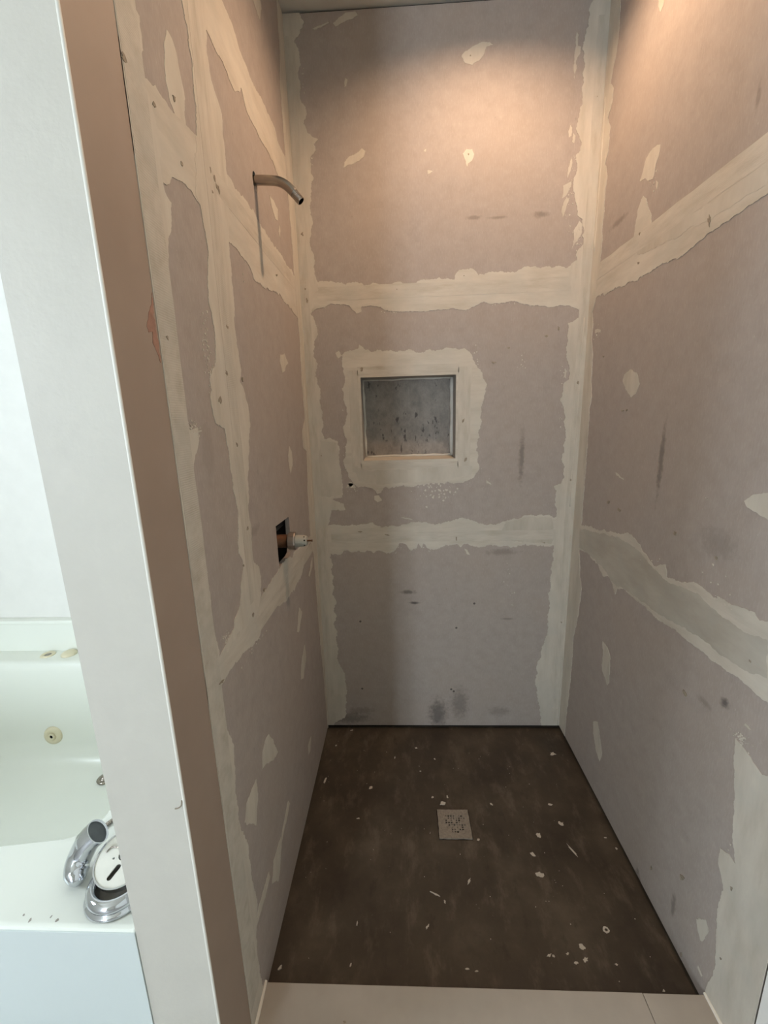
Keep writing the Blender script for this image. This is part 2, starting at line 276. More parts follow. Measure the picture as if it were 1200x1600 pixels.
  ('compound_patch','v',0.0011,0.6,[(-0.3085,1.9243),(-0.2972,1.9033),(-0.2662,1.8849),(-0.2389,1.8913),(-0.2291,1.9249),(-0.2785,1.9271)],[]),
  ('compound_patch','v',0.0011,0.6,[(-0.2267,1.888),(-0.2171,1.8751),(-0.2313,1.8496),(-0.2407,1.8626)],[]),
  ('compound_patch','v',0.0011,0.6,[(-0.3295,1.5136),(-0.2786,1.5244),(-0.2413,1.5019),(-0.3167,1.4659),(-0.3354,1.4937)],[]),
  ('compound_patch','v',0.0011,0.6,[(-0.3006,1.252),(-0.3238,1.2247),(-0.3102,1.1684),(-0.2797,1.1908),(-0.2758,1.2306)],[]),
  ('compound_patch','v',0.0011,0.6,[(-0.297,0.5792),(-0.3559,0.5434),(-0.3786,0.4994),(-0.3465,0.4824),(-0.2929,0.5281)],[]),
  ('compound_patch','v',0.0011,0.6,[(-0.3343,0.7317),(-0.3788,0.6715),(-0.3565,0.6594),(-0.2987,0.6986)],[]),
  ('compound_patch','v',0.0011,0.6,[(-0.6088,0.2678),(-0.6846,0.2364),(-0.7584,0.245),(-0.781,0.2041),(-0.7394,0.1533),(-0.6901,0.2175),(-0.5946,0.2435)],[]),
  ('compound_patch','v',0.0011,0.6,[(-0.7924,0.2556),(-0.8633,0.2581),(-0.8926,0.2311),(-0.8483,0.2306),(-0.7882,0.2341)],[]),
  ('compound_patch','v',0.0011,0.6,[(-0.3247,2.3375),(-0.2715,2.3381),(-0.2472,2.3876),(-0.2565,2.3911)],[]),
  ('compound_patch','v',0.0011,0.6,[(-0.0895,0.8243),(-0.172,0.7794),(-0.1524,0.7717),(-0.1005,0.79)],[]),
  ('compound_patch','v',0.0011,0.6,[(-0.3044,0.2216),(-0.3563,0.2274),(-0.3578,0.1896),(-0.3276,0.1833)],[]),
 ],
 'right': [
  ('corner_compound','v',0.0024,0.6,[(0.0,2.557),(-0.0613,2.557),(-0.0613,2.4876),(-0.0688,2.4064),(-0.061,2.347),(-0.039,2.298),(-0.0628,2.2745),(-0.0616,2.238),(-0.0386,2.2107),(-0.0607,2.1777),(-0.0608,2.1105),(-0.0448,2.0845),(-0.063,2.0527),(-0.0596,2.002),(-0.0586,1.9129),(-0.0651,1.8278),(-0.0591,1.7867),(-0.0478,1.7481),(-0.0479,1.6955),(-0.0304,1.6601),(-0.044,1.6108),(-0.0414,1.5706),(-0.052,1.5381),(-0.0607,1.5163),(-0.0597,1.4396),(-0.0752,1.3794),(-0.0628,1.337),(-0.0681,1.2495),(-0.0722,1.1375),(-0.07,1.0282),(-0.0687,1.0043),(-0.0702,0.9328),(-0.0634,0.8747),(-0.0671,0.8212),(-0.0881,0.733),(-0.1121,0.6922),(-0.1035,0.6115),(-0.089,0.5252),(-0.0727,0.4427),(-0.0801,0.3637),(-0.0738,0.251),(-0.0668,0.1368),(-0.0639,0.0741),(-0.0639,0.018),(0.0,0.018)],[]),
  ('seam_compound','d',0.0016,0.8,[(0.0,1.7867),(-0.0591,1.7867),(-0.1823,1.7836),(-0.2274,1.7928),(-0.2619,1.7882),(-0.2641,1.8112),(-0.2686,1.8563),(-0.2827,1.8807),(-0.2941,1.8846),(-0.3083,1.8722),(-0.3332,1.8318),(-0.349,1.7929),(-0.3722,1.7865),(-0.4189,1.7856),(-0.4559,1.7794),(-0.4648,1.7926),(-0.4884,1.7847),(-0.5289,1.7886),(-0.5656,1.7947),(-0.6006,1.7942),(-0.622,1.7856),(-0.6489,1.7907),(-0.6738,1.7896),(-0.6989,1.7867),(-0.988,1.8017),(-0.988,1.6841),(-0.7168,1.6961),(-0.6896,1.6952),(-0.6607,1.6919),(-0.6296,1.6884),(-0.5953,1.6884),(-0.5588,1.6844),(-0.5236,1.6785),(-0.4986,1.6743),(-0.387,1.679),(-0.2714,1.6829),(-0.1528,1.6904),(-0.0521,1.6984),(0.0,1.6984)],[]),
  ('seam_compound','d',0.0017,0.7,[(0.0,0.9203),(-0.0498,0.9203),(-0.0823,0.9262),(-0.187,0.9395),(-0.3429,0.965),(-0.3766,0.9802),(-0.4464,0.9662),(-0.4977,0.9372),(-0.5198,0.9272),(-0.5647,0.9485),(-0.5756,0.9187),(-0.6233,0.926),(-0.6753,0.9439),(-0.7023,0.9415),(-0.7363,0.9341),(-0.7495,0.9414),(-0.7755,0.9419),(-0.8101,0.9472),(-0.8364,0.9506),(-0.8486,0.9398),(-0.8652,0.9471),(-0.988,0.9571),(-0.988,0.8021),(-0.8939,0.8021),(-0.8691,0.7999),(-0.8384,0.8031),(-0.798,0.8002),(-0.7533,0.7985),(-0.7088,0.8027),(-0.6467,0.8034),(-0.5721,0.7968),(-0.4984,0.8048),(-0.4335,0.8042),(-0.3974,0.8086),(-0.3549,0.7947),(-0.3435,0.7707),(-0.3178,0.8007),(-0.2908,0.8116),(-0.2582,0.799),(-0.2214,0.8259),(-0.1194,0.8381),(-0.0658,0.8283),(0.0,0.8283)],[]),
  ('edge_compound','v',0.0019,0.5,[(-0.988,2.557),(-0.95,2.557),(-0.935,1.9),(-0.948,1.5),(-0.938,1.1),(-0.944,0.85),(-0.935,0.68),(-0.91,0.66),(-0.8429,0.6822),(-0.849,0.6259),(-0.8646,0.546),(-0.8738,0.482),(-0.8924,0.4294),(-0.8752,0.4317),(-0.8527,0.4202),(-0.855,0.3806),(-0.877,0.3417),(-0.8715,0.2956),(-0.8787,0.2205),(-0.8893,0.1365),(-0.8793,0.0572),(-0.8793,0.02),(-0.988,0.02)],[]),
  ('compound_patch','v',0.0011,0.6,[(-0.2668,1.9334),(-0.279,1.9498),(-0.2893,1.9737),(-0.3166,1.9807),(-0.3506,1.9718),(-0.3511,1.9551),(-0.3391,1.9337),(-0.3307,1.9054)],[]),
  ('compound_patch','v',0.0011,0.6,[(-0.2717,2.335),(-0.3079,2.3061),(-0.3041,2.2867),(-0.2921,2.282),(-0.2804,2.3025)],[]),
  ('compound_patch','v',0.0011,0.6,[(-0.3088,1.4436),(-0.2794,1.4326),(-0.2717,1.4153),(-0.2904,1.3922),(-0.3266,1.3652),(-0.3515,1.3743),(-0.3661,1.3989),(-0.3441,1.4313)],[]),
  ('compound_patch','v',0.0011,0.6,[(-0.2967,0.584),(-0.3323,0.5814),(-0.3543,0.5536),(-0.3605,0.4725),(-0.3506,0.4562),(-0.3098,0.4856)],[]),
  ('compound_patch','v',0.0011,0.6,[(-0.2822,0.2661),(-0.3125,0.2882),(-0.3605,0.2029),(-0.3492,0.1618),(-0.3174,0.1792),(-0.289,0.2275)],[]),
  ('compound_patch','v',0.0011,0.6,[(-0.7716,1.151),(-0.7869,1.165),(-0.8199,1.1757),(-0.8649,1.1725),(-0.8812,1.1207),(-0.8293,1.1281),(-0.8075,1.1338),(-0.7813,1.1404)],[]),
  ('compound_patch','v',0.0011,0.6,[(-0.3494,1.8935),(-0.3588,1.8861),(-0.3564,1.8704),(-0.3488,1.8825)],[]),
  ('compound_patch','v',0.0011,0.6,[(-0.2794,1.1451),(-0.3308,1.1325),(-0.3279,1.1283),(-0.2846,1.1379)],[]),
  ('compound_patch','v',0.0011,0.6,[(-0.824,0.1826),(-0.8485,0.2161),(-0.8583,0.2069),(-0.8453,0.1486),(-0.8316,0.1654)],[]),
  ('compound_patch','v',0.0011,0.6,[(-0.8498,0.0819),(-0.8655,0.0758),(-0.8627,0.0689),(-0.8493,0.0732)],[]),
  ('compound_patch','v',0.0011,0.6,[(-0.0606,1.5975),(-0.1037,1.5872),(-0.1002,1.582),(-0.0629,1.585)],[]),
  ('compound_patch','v',0.0011,0.6,[(-0.8577,0.7283),(-0.8719,0.7258),(-0.868,0.7225),(-0.8558,0.7224)],[]),
  ('damp_compound','w',0.0022,0.5,[(-0.0515,0.9109),(-0.1886,0.931),(-0.3375,0.9534),(-0.4503,0.9452),(-0.5148,0.9236),(-0.5719,0.9104),(-0.621,0.9136),(-0.6852,0.925),(-0.7173,0.9151),(-0.7655,0.9046),(-0.8157,0.9027),(-0.8718,0.9138),(-0.8854,0.8448),(-0.8303,0.8285),(-0.7809,0.826),(-0.7238,0.8302),(-0.6384,0.8224),(-0.5638,0.8123),(-0.5058,0.8139),(-0.4254,0.8106),(-0.3337,0.8028),(-0.2669,0.8245),(-0.1458,0.8371),(-0.0646,0.8354)],[]),
  ('damp_compound','x',0.0021,0.5,[(-0.2498,1.7635),(-0.4125,1.7536),(-0.546,1.7506),(-0.6343,1.7471),(-0.7069,1.7463),(-0.7138,1.7114),(-0.6409,1.7136),(-0.5524,1.7176),(-0.417,1.7294),(-0.3026,1.7404)],[]),
 ],
}
SPECKLE = [
  ('back',0.4703,1.0489,0.0633,0.0349,60,0.0038), ('back',0.3894,0.8199,0.0756,0.0132,30,0.0022), ('back',0.9178,2.0148,0.0166,0.1131,26,0.0022), ('back',0.9462,1.9046,0.0147,0.0385,40,0.0022),
  ('back',0.053,2.3844,0.0082,0.0684,14,0.0022), ('back',0.3193,1.6941,0.0359,0.0083,26,0.0022), ('back',0.7361,1.7075,0.0984,0.0082,30,0.0022), ('back',0.6148,1.5008,0.0182,0.0572,20,0.0022),
  ('back',0.1353,1.2463,0.0145,0.1206,18,0.0022), ('back',0.9251,1.4734,0.0112,0.0438,12,0.0022), ('back',0.176,1.0628,0.0543,0.0125,14,0.0022), ('back',0.6031,1.1025,0.048,0.0245,10,0.0022),
  ('back',0.0636,2.1732,0.0106,0.0456,14,0.0022), ('back',0.9242,1.3064,0.0092,0.0576,10,0.0022), ('back',0.7748,0.6749,0.0252,0.1383,14,0.0022), ('back',0.7817,1.5105,0.018,0.0261,10,0.0022),
  ('back',0.1613,1.5461,0.0231,0.0109,12,0.0022), ('left',-0.8134,1.4549,0.0161,0.0611,60,0.0022), ('left',-0.8928,1.3155,0.0158,0.0124,60,0.0018), ('left',-0.9175,1.0626,0.0113,0.0234,26,0.0022),
  ('left',-0.8721,0.9279,0.016,0.0232,14,0.0022), ('left',-0.7469,0.8267,0.0789,0.0082,14,0.0022), ('left',-0.687,0.883,0.0336,0.0086,8,0.0022), ('left',-0.5851,1.6559,0.0258,0.0836,6,0.0022),
  ('right',-0.4993,0.9288,0.0373,0.0237,26,0.0022), ('right',-0.8571,0.6916,0.0184,0.0125,30,0.0022), ('right',-0.3353,1.9102,0.018,0.0439,16,0.0022), ('right',-0.7316,0.9393,0.0486,0.0067,14,0.0022),
  ('right',-0.6863,1.0244,0.0992,0.0969,8,0.0022), ('right',-0.4559,1.7794,0.0705,0.0072,10,0.0022), ('right',-0.8765,0.4251,0.0134,0.0264,8,0.0022), ('right',-0.0865,1.5826,0.0278,0.0164,10,0.0022),
]
MARKS = [
  ('back',0.0191,1.7755,0.0068,0.0061), ('back',0.0233,1.7382,0.0057,0.0124), ('back',0.57,1.7968,0.0033,0.003), ('back',0.5816,2.4199,0.003,0.0025),
  ('back',0.5797,2.1559,0.0041,0.0036), ('back',0.9795,1.4324,0.0056,0.0088), ('back',0.9759,1.0818,0.0047,0.0097), ('back',0.574,1.3116,0.0058,0.0115),
  ('back',0.583,1.1682,0.0072,0.0168), ('back',0.2058,1.503,0.007,0.0088), ('back',0.0402,1.196,0.0049,0.006), ('back',0.02,1.9475,0.0088,0.0078),
  ('back',0.9789,0.5009,0.0064,0.0057), ('back',0.5524,0.8592,0.005,0.0104), ('back',0.1767,0.8945,0.0126,0.0039), ('back',0.2846,0.8795,0.0151,0.0031),
  ('back',0.8918,0.8377,0.0074,0.0026), ('back',0.9779,2.2926,0.002,0.0017), ('back',0.6803,1.5095,0.0113,0.0054), ('back',0.7305,1.5573,0.0056,0.0043),
  ('back',0.8602,1.5932,0.0089,0.0053), ('back',0.9007,1.6169,0.0055,0.0105), ('back',0.3388,1.7633,0.0033,0.002), ('left',-0.6962,1.7758,0.0064,0.0072),
  ('left',-0.6904,1.7659,0.0082,0.0061), ('left',-0.6796,1.7636,0.006,0.0074), ('left',-0.7127,1.745,0.0047,0.0048), ('left',-0.7112,1.7808,0.0046,0.0059),
  ('left',-0.7079,1.5119,0.0074,0.005), ('left',-0.7355,1.4217,0.0071,0.0062), ('left',-0.6506,1.4184,0.0078,0.0082), ('left',-0.944,1.4508,0.0055,0.0046),
  ('left',-0.7798,1.3686,0.0104,0.0083), ('left',-0.7206,1.2824,0.0087,0.0065), ('left',-0.7078,1.0991,0.0075,0.0068), ('left',-0.7509,1.0271,0.0052,0.0052),
  ('left',-0.7258,0.9021,0.0113,0.0069), ('left',-0.2986,1.7303,0.014,0.0036), ('left',-0.8288,1.7298,0.0047,0.0051), ('left',-0.9605,1.7792,0.0077,0.0065),
  ('left',-0.8289,1.8189,0.0068,0.006), ('left',-0.897,1.7685,0.0076,0.0045), ('left',-0.9115,0.8576,0.0197,0.0034), ('left',-0.6417,0.925,0.0089,0.006),
  ('right',-0.5705,1.7126,0.006,0.0156), ('right',-0.2924,1.7956,0.0066,0.005), ('right',-0.3,1.7208,0.0067,0.0051), ('right',-0.588,1.0365,0.009,0.0061),
  ('right',-0.7252,1.02,0.0051,0.0053), ('right',-0.1366,1.5018,0.0067,0.004), ('right',-0.2876,1.3286,0.0109,0.0028), ('right',-0.3089,1.3301,0.0088,0.0036),
  ('right',-0.2528,1.0456,0.012,0.008), ('right',-0.3225,1.0357,0.0109,0.0076), ('right',-0.6921,0.6747,0.0099,0.0075), ('right',-0.661,0.1125,0.0047,0.0088),
  ('right',-0.801,0.0321,0.0036,0.0079), ('right',-0.9001,0.1863,0.0041,0.0041), ('right',-0.8942,0.3692,0.004,0.0079), ('right',-0.8451,0.8544,0.004,0.0036),
  ('right',-0.7688,0.2256,0.0092,0.0124), ('right',0.0276,1.3663,0.0113,0.0115),
]
SCREW_HOLES = [
  (0.1612,0.5113), (0.5559,0.479), (0.1568,0.1975), (0.5477,0.1844),
  (0.5368,0.1936), (0.627,0.5859),
]
SMUDGES = [
  ('back',0.7916,1.1702,0.0118,0.121,0.45), ('back',0.4798,0.0748,0.0441,0.0834,0.6), ('back',0.5728,0.1221,0.0436,0.0886,0.4), ('back',0.3587,0.639,0.0362,0.0111,0.6),
  ('back',0.3866,0.5913,0.026,0.007,0.8), ('back',0.5995,1.9727,0.0297,0.0076,0.35), ('back',0.8205,1.9725,0.0314,0.0113,0.4), ('back',0.6778,1.9693,0.0338,0.0057,0.35),
  ('back',0.7626,0.5171,0.0309,0.0057,0.35), ('back',0.0921,0.052,0.1123,0.0323,0.45), ('back',0.7327,0.8038,0.0745,0.0158,0.3), ('back',0.1498,0.0905,0.0697,0.0192,0.3),
  ('back',0.7425,0.0845,0.0543,0.0253,0.3), ('right',-0.4985,1.2018,0.0129,0.1116,0.5), ('right',-0.1617,1.8764,0.0618,0.011,0.35), ('right',-0.8032,0.7295,0.015,0.0132,0.75),
  ('right',-0.7501,0.6942,0.0237,0.0113,0.3), ('right',-0.7195,1.0491,0.0636,0.0397,0.2), ('right',-0.609,0.0017,0.021,0.0377,0.75), ('right',-0.7531,0.1169,0.0097,0.0454,0.45),
  ('right',-0.3698,-0.0067,0.0197,0.0315,0.5), ('right',-0.6609,1.8762,0.0063,0.0278,0.3), ('left',-0.8514,1.2833,0.0312,0.066,0.12), ('left',-0.6753,1.083,0.0592,0.0169,0.2),
]
FLOOR_BITS = [
  (0.2088,-0.304,0.0083,0.0059,20), (0.4315,-0.3419,0.0057,0.0034,40), (0.4841,-0.3387,0.0068,0.0034,100), (0.4631,-0.3671,0.0101,0.0067,20),
  (0.4131,-0.6546,0.0127,0.0018,-25), (0.5162,-0.6208,0.0093,0.0028,60), (0.388,-0.7338,0.0068,0.0021,50), (0.0327,-0.2748,0.0158,0.003,75),
  (0.0162,-0.8294,0.008,0.0032,45), (0.1051,-0.0114,0.007,0.0028,20), (0.2944,-0.1629,0.0064,0.0026,80), (0.3807,-0.1122,0.0053,0.0039,0),
  (0.192,-0.8184,0.004,0.002,80), (0.4401,-0.6736,0.0045,0.0027,80), (0.9259,-0.1393,0.0114,0.0088,10), (0.8378,-0.3655,0.0066,0.0044,0),
  (0.8468,-0.4363,0.0084,0.0073,-40), (0.7607,-0.4768,0.0112,0.0082,100), (0.7255,-0.5385,0.0078,0.0059,-40), (0.7259,-0.5981,0.0112,0.0075,15),
  (0.8505,-0.5269,0.0216,0.0029,-65), (0.8551,-0.7322,0.0075,0.0066,0), (0.7781,-0.7706,0.0081,0.0056,-30), (0.736,-0.7845,0.0056,0.0024,30),
  (0.6884,-0.7893,0.0064,0.0024,25), (0.7751,-0.7965,0.0071,0.0047,30), (0.749,-0.8033,0.0063,0.0031,10), (0.9316,-0.8505,0.0037,0.0022,30),
  (0.565,-0.4943,0.0051,0.0041,20), (0.6344,-0.3677,0.0055,0.0033,-40), (0.9875,-0.517,0.0039,0.0029,0), (0.9705,-0.4825,0.004,0.002,0),
  (0.1733,-0.4262,0.0055,0.0022,0), (0.4797,-0.8199,0.0055,0.0016,0), (0.5023,-0.8243,0.0047,0.0016,10), (0.1993,-0.7315,0.006,0.0017,85),
  (0.0479,-0.1001,0.0054,0.0027,80), (0.3936,-0.2278,0.0037,0.0025,0), (0.4523,-0.1683,0.0038,0.0038,0), (0.6991,-0.7904,0.0032,0.0024,0),
  (0.8461,-0.8038,0.0039,0.0023,0),
]


M_BOARD = {s: board_mat(s, sm_of(s)) for s in ('back', 'left', 'right')}
M_COMP = {'v': compound_mat('compound_vertical', (22, 22, 5)), 'h': compound_mat('compound_horizontal', (5, 22, 22)),
          'd': compound_mat('compound_deep', (22, 5, 22)),
          'w': compound_mat('compound_damp', (14, 5, 14), 0.80), 'x': compound_mat('compound_fresh', (14, 14, 5), 0.93)}
M_TAPE = {'v': compound_mat('tape_vertical', (40, 40, 9), 0.96, 'Z'), 'h': compound_mat('tape_horizontal', (9, 40, 40), 0.97, 'Z'),
          'd': compound_mat('tape_deep', (40, 9, 40), 0.97, 'Z'), 'r': compound_mat('tape_ribbed', (30, 30, 30), 0.94, 'Z')}
M_MARK = simple('screw_stain', srgb(138, 127, 111), 0.9, var=0.3, scale=200)
M_PAINT = simple('painted_end', srgb(186, 181, 171), 0.55, var=0.025, scale=14, bump=0.3)
M_TAN = simple('tan_paint', srgb(146, 128, 113), 0.6, var=0.05, scale=8, bump=0.08)
M_SCRAPE = simple('torn_paper', srgb(146, 110, 93), 0.9, var=0.2, scale=60)
M_BEAD = simple('corner_bead_paint', srgb(214, 210, 200), 0.5, var=0.03)
M_CORE = simple('dark_framing', srgb(40, 34, 28), 0.95, var=0.3, scale=12)
M_CEIL = simple('ceiling_paint', srgb(206, 202, 190), 0.8, var=0.03, bump=0.1)
M_ROOM = simple('room_paint', srgb(222, 220, 214), 0.7, var=0.02, bump=0.05)
M_ROOMFLOOR = simple('bathroom_floor_tile', srgb(160, 158, 154), 0.5, var=0.1, scale=5)
M_CURB = simple('curb_board', srgb(160, 150, 138), 0.65, var=0.07, scale=9, bump=0.15)
M_CAULK = simple('white_caulk', srgb(214, 208, 194), 0.5, var=0.03)
M_GLASS = NT('window_glass')
_t = M_GLASS.n('ShaderNodeBsdfTransparent')
_g = M_GLASS.n('ShaderNodeBsdfGlossy')
_g.inputs['Roughness'].default_value = 0.02
_x = M_GLASS.n('ShaderNodeMixShader')
_x.inputs[0].default_value = 0.06
M_GLASS.l(_t.outputs[0], _x.inputs[1]); M_GLASS.l(_g.outputs[0], _x.inputs[2])
M_GLASS.l(_x.outputs[0], M_GLASS.t.nodes['Material Output'].inputs['Surface'])
M_GLASS = M_GLASS.m
M_TUB = simple('bone_acrylic', srgb(227, 229, 220), 0.22, var=0.012, scale=3)
M_APRON = simple('apron_shade_tone', srgb(200, 207, 205), 0.3, var=0.02, scale=3)  # darker than the shell: shade on the over-bright tub front put into the colour
M_TUBCAP = simple('bone_plastic', srgb(214, 205, 176), 0.35, var=0.03)
M_CHROME = simple('chrome', (0.60, 0.62, 0.65, 1), 0.06, 1.0, var=0.02)
M_STEEL = simple('brushed_nickel', (0.36, 0.32, 0.28, 1), 0.22, 1.0, var=0.06, scale=60)
M_DARK = simple('black_plastic', srgb(18, 17, 16), 0.6, var=0.2)
M_BORE = simple('dull_bore', srgb(84, 88, 90), 0.6, 0.3, var=0.15, scale=80)
M_HOLE = simple('dark_hole', srgb(10, 9, 8), 1.0, var=0.1)
M_BRASS = simple('aged_brass', srgb(92, 60, 36), 0.5, 0.6, var=0.2, scale=50)
M_NUT = simple('valve_bonnet', srgb(150, 138, 128), 0.35, 0.8, var=0.1, scale=60)
M_CART = simple('grey_cartridge', srgb(158, 155, 144), 0.5, var=0.06, scale=40)
M_PLATE = simple('dull_zinc', srgb(226, 224, 214), 0.45, 0.1, var=0.05, scale=30, bump=0.1)
M_LENS = NT('lamp_lens')
M_LENS.b.inputs['Emission Color'].default_value = LAMP_C + (1,)
M_LENS.b.inputs['Emission Strength'].default_value = LAMP_L
_n = M_LENS.noise(M_LENS.coord(), 30)
M_LENS.l(M_LENS.ramp(_n, [(0.3, (0.85, 0.83, 0.8, 1)), (0.7, (0.9, 0.88, 0.85, 1))]), M_LENS.b.inputs['Base Color'])
M_LENS = M_LENS.m

def floor_material():
    k = NT('shower_pan_mud')
    v = k.coord()
    a = k.noise(v, 5.0, 6, 0.65)
    b = k.noise(k.coord((1, 0.45, 1)), 16, 5, 0.7)
    c = k.noise(v, 140, 3)
    col = k.ramp(a, [(0.30, srgb(54, 46, 38)), (0.52, srgb(70, 61, 50)), (0.72, srgb(90, 80, 67))])
    col = k.mix(k.maprange(b, 0.5, 0.72, 0, 0.5), col, srgb(112, 101, 87))
    col = k.mix(k.maprange(b, 0.3, 0.42, 0.5, 0), col, srgb(48, 40, 33))
    col = k.mix(k.maprange(c, 0.68, 0.78, 0, 0.35), col, srgb(140, 130, 115))
    # pale scuff lines
    w = k.noise(k.coord((26, 3, 1)), 1.0, 6, 0.75)
    col = k.mix(k.maprange(w, 0.66, 0.74, 0, 0.28), col, srgb(140, 128, 112))
    k.l(col, k.b.inputs['Base Color'])
    k.l(k.maprange(a, 0.3, 0.7, 0.42, 0.62), k.b.inputs['Roughness'])
    k.b.inputs['Specular IOR Level'].default_value = 0.35
    k.bump(k.math('ADD', a, k.math('MULTIPLY', b, 0.4)), 0.3, 0.006)
    return k.m
M_FLOOR = floor_material()

def niche_material():
    k = NT('niche_cement')
    v = k.coord()
    a = k.noise(k.coord((1, 1, 0.7)), 40, 6, 0.7)
    b = k.noise(k.coord((1, 1, 0.45)), 62, 3, 0.6)
    g = k.noise(v, 6, 2)
    col = k.ramp(a, [(0.32, srgb(118, 111, 104)), (0.66, srgb(146, 138, 129))])
    m_ = k.math('ADD', b, k.math('MULTIPLY', k.math('SUBTRACT', g, 0.5), 0.35))
    col = k.mix(k.maprange(m_, 0.58, 0.68, 0, 0.8), col, srgb(62, 56, 52))
    k.l(col, k.b.inputs['Base Color'])
    k.b.inputs['Roughness'].default_value = 0.7
    k.bump(a, 0.2, 0.002)
    return k.m
M_NICHE = niche_material()
M_NSIDE = simple('niche_side', srgb(150, 144, 135), 0.8, var=0.12, scale=50)
M_NBEAD = simple('niche_sealant', srgb(196, 192, 182), 0.6, var=0.06, scale=60)
def grate_mat():
    k = NT('hazed_steel')
    v = k.coord()
    n = k.noise(v, 160, 5, 0.7)
    k.l(k.ramp(n, [(0.35, srgb(128, 119, 108)), (0.6, srgb(146, 137, 125)), (0.75, srgb(160, 151, 138))]), k.b.inputs['Base Color'])
    k.b.inputs['Roughness'].default_value = 0.6
    k.b.inputs['Metallic'].default_value = 0.15
    return k.m
M_GRATE = grate_mat()
M_CRUMB = simple('dried_thinset', srgb(188, 180, 166), 0.85, var=0.08, scale=300)

# ------------------------------------------------------------------ builders
def link(name, bm, mat, parent=None, smooth=False):
    bmesh.ops.recalc_face_normals(bm, faces=bm.faces)
    me = bpy.data.meshes.new(name)
    if parent is not None:
        p = parent
        off = Vector((0, 0, 0))
        while p is not None:
            off += p.location
            p = p.parent
        bmesh.ops.translate(bm, verts=bm.verts, vec=-off)
    if smooth:
        for f in bm.faces:
            f.smooth = True
    bm.to_mesh(me)
    bm.free()
    me.materials.append(mat)
    o = bpy.data.objects.new(name, me)
    COL.objects.link(o)
    if parent is not None:
        o.parent = parent
    return o

def tag(o, label=None, cat=None, group=None, kind=None):
    for k_, v_ in (('label', label), ('category', cat), ('group', group), ('kind', kind)):
        if v_:
            o[k_] = v_
    return o

def empty(name, loc=(0, 0, 0), label=None, category=None, kind=None):
    o = bpy.data.objects.new(name, None)
    o.location = loc
    o.empty_display_size = 0.05
    COL.objects.link(o)
    return tag(o, label, category, None, kind)

def box(bm, x0, x1, y0, y1, z0, z1, bev=0.0):
    vs_ = [bm.verts.new((x, y, z)) for x in (x0, x1) for y in (y0, y1) for z in (z0, z1)]
    fs = [(0, 1, 3, 2), (4, 6, 7, 5), (0, 4, 5, 1), (2, 3, 7, 6), (0, 2, 6, 4), (1, 5, 7, 3)]
    ff = [bm.faces.new([vs_[i] for i in f]) for f in fs]
    if bev:
        es = list({e for f in ff for e in f.edges})
        bmesh.ops.bevel(bm, geom=es, offset=bev, segments=2, profile=0.6, affect='EDGES')
    return bm

def nbox(*a, **k):
    return box(bmesh.new(), *a, **k)

FR = {'back': lambda u, v, w: (u, -w, v), 'left': lambda u, v, w: (w, u, v), 'right': lambda u, v, w: (1-w, u, v),
      'floor': lambda u, v, w: (u, v, w)}

def plate(bm, side, outer, holes, w0, w1):
    """A flat slab with an irregular outline (and holes) lying on a wall or floor."""
    loops = [[Vector((u, v, 0)) for u, v in outer]] + [[Vector((u, v, 0)) for u, v in h] for h in holes]
    tris = tessellate_polygon(loops)
    flat = [q for lp in loops for q in lp]
    f = FR[side]
    top = [bm.verts.new(f(q.x, q.y, w1)) for q in flat]
    bot = [bm.verts.new(f(q.x, q.y, w0)) for q in flat]
    for t in tris:
        if len(set(t)) < 3:
            continue
        try:
            bm.faces.new([top[i] for i in t])
            bm.faces.new([bot[i] for i in reversed(t)])
        except ValueError:
            pass
    i0 = 0
    for lp in loops:
        n = len(lp)
        for i in range(n):
            a, b = i0+i, i0+(i+1) % n
            try:
                bm.faces.new([top[a], top[b], bot[b], bot[a]])
            except ValueError:
                pass
        i0 += n
    return bm

def rag(pts, amount, seed, straight):
    """Roughen an outline the way a trowel leaves it."""
    r = random.Random(seed)
    out = []
    n = len(pts)
    for i in range(n):
        a, b = Vector(pts[i]), Vector(pts[(i+1) % n])
        if straight(a, b) or amount == 0:
            out.append(tuple(a))
            continue
        seg = [a, b]
        L = (b-a).length
        k = 0.12
        while L > 0.0045:
            nx = [seg[0]]
            for p, q in zip(seg, seg[1:]):
                d = q-p
                m_ = (p+q)/2 + Vector((-d.y, d.x))*r.uniform(-k, k)*amount*min(1.0, 0.045/d.length)
                nx += [m_, q]
            seg = nx
            L /= 2
            k = min(0.34, k*1.35)
        out += [tuple(p) for p in seg[:-1]]
    return out

def blob(u, v, ru, rv, n=9, ang=0.0, r=rnd, jag=0.35):
    c, s = math.cos(ang), math.sin(ang)
    pts = []
    for i in range(n):
        t = 2*math.pi*i/n
        k_ = 1 + r.uniform(-jag, jag)
        x, y = ru*k_*math.cos(t), rv*k_*math.sin(t)
        pts.append((u + x*c - y*s, v + x*s + y*c))
    return pts

def tube(bm, path, rad, n=16, caps=True):
    path = [Vector(p) for p in path]
    rads = rad if isinstance(rad, (list, tuple)) else [rad]*len(path)
    rings = []
    up = None
    for i, p in enumerate(path):
        d = (path[min(i+1, len(path)-1)] - path[max(i-1, 0)]).normalized()
        if up is None:
            up = Vector((0, 1, 0)) if abs(d.y) < 0.9 else Vector((1, 0, 0))
        x = d.cross(up).normalized()
        y = x.cross(d).normalized()
        up = y
        rings.append([bm.verts.new(p + (x*math.cos(2*math.pi*k/n) + y*math.sin(2*math.pi*k/n))*rads[i]) for k in range(n)])
    for a, b in zip(rings, rings[1:]):
        for k in range(n):
            bm.faces.new([a[k], a[(k+1) % n], b[(k+1) % n], b[k]])
    if caps:
        bm.faces.new(rings[0][::-1])
        bm.faces.new(rings[-1])
    return bm

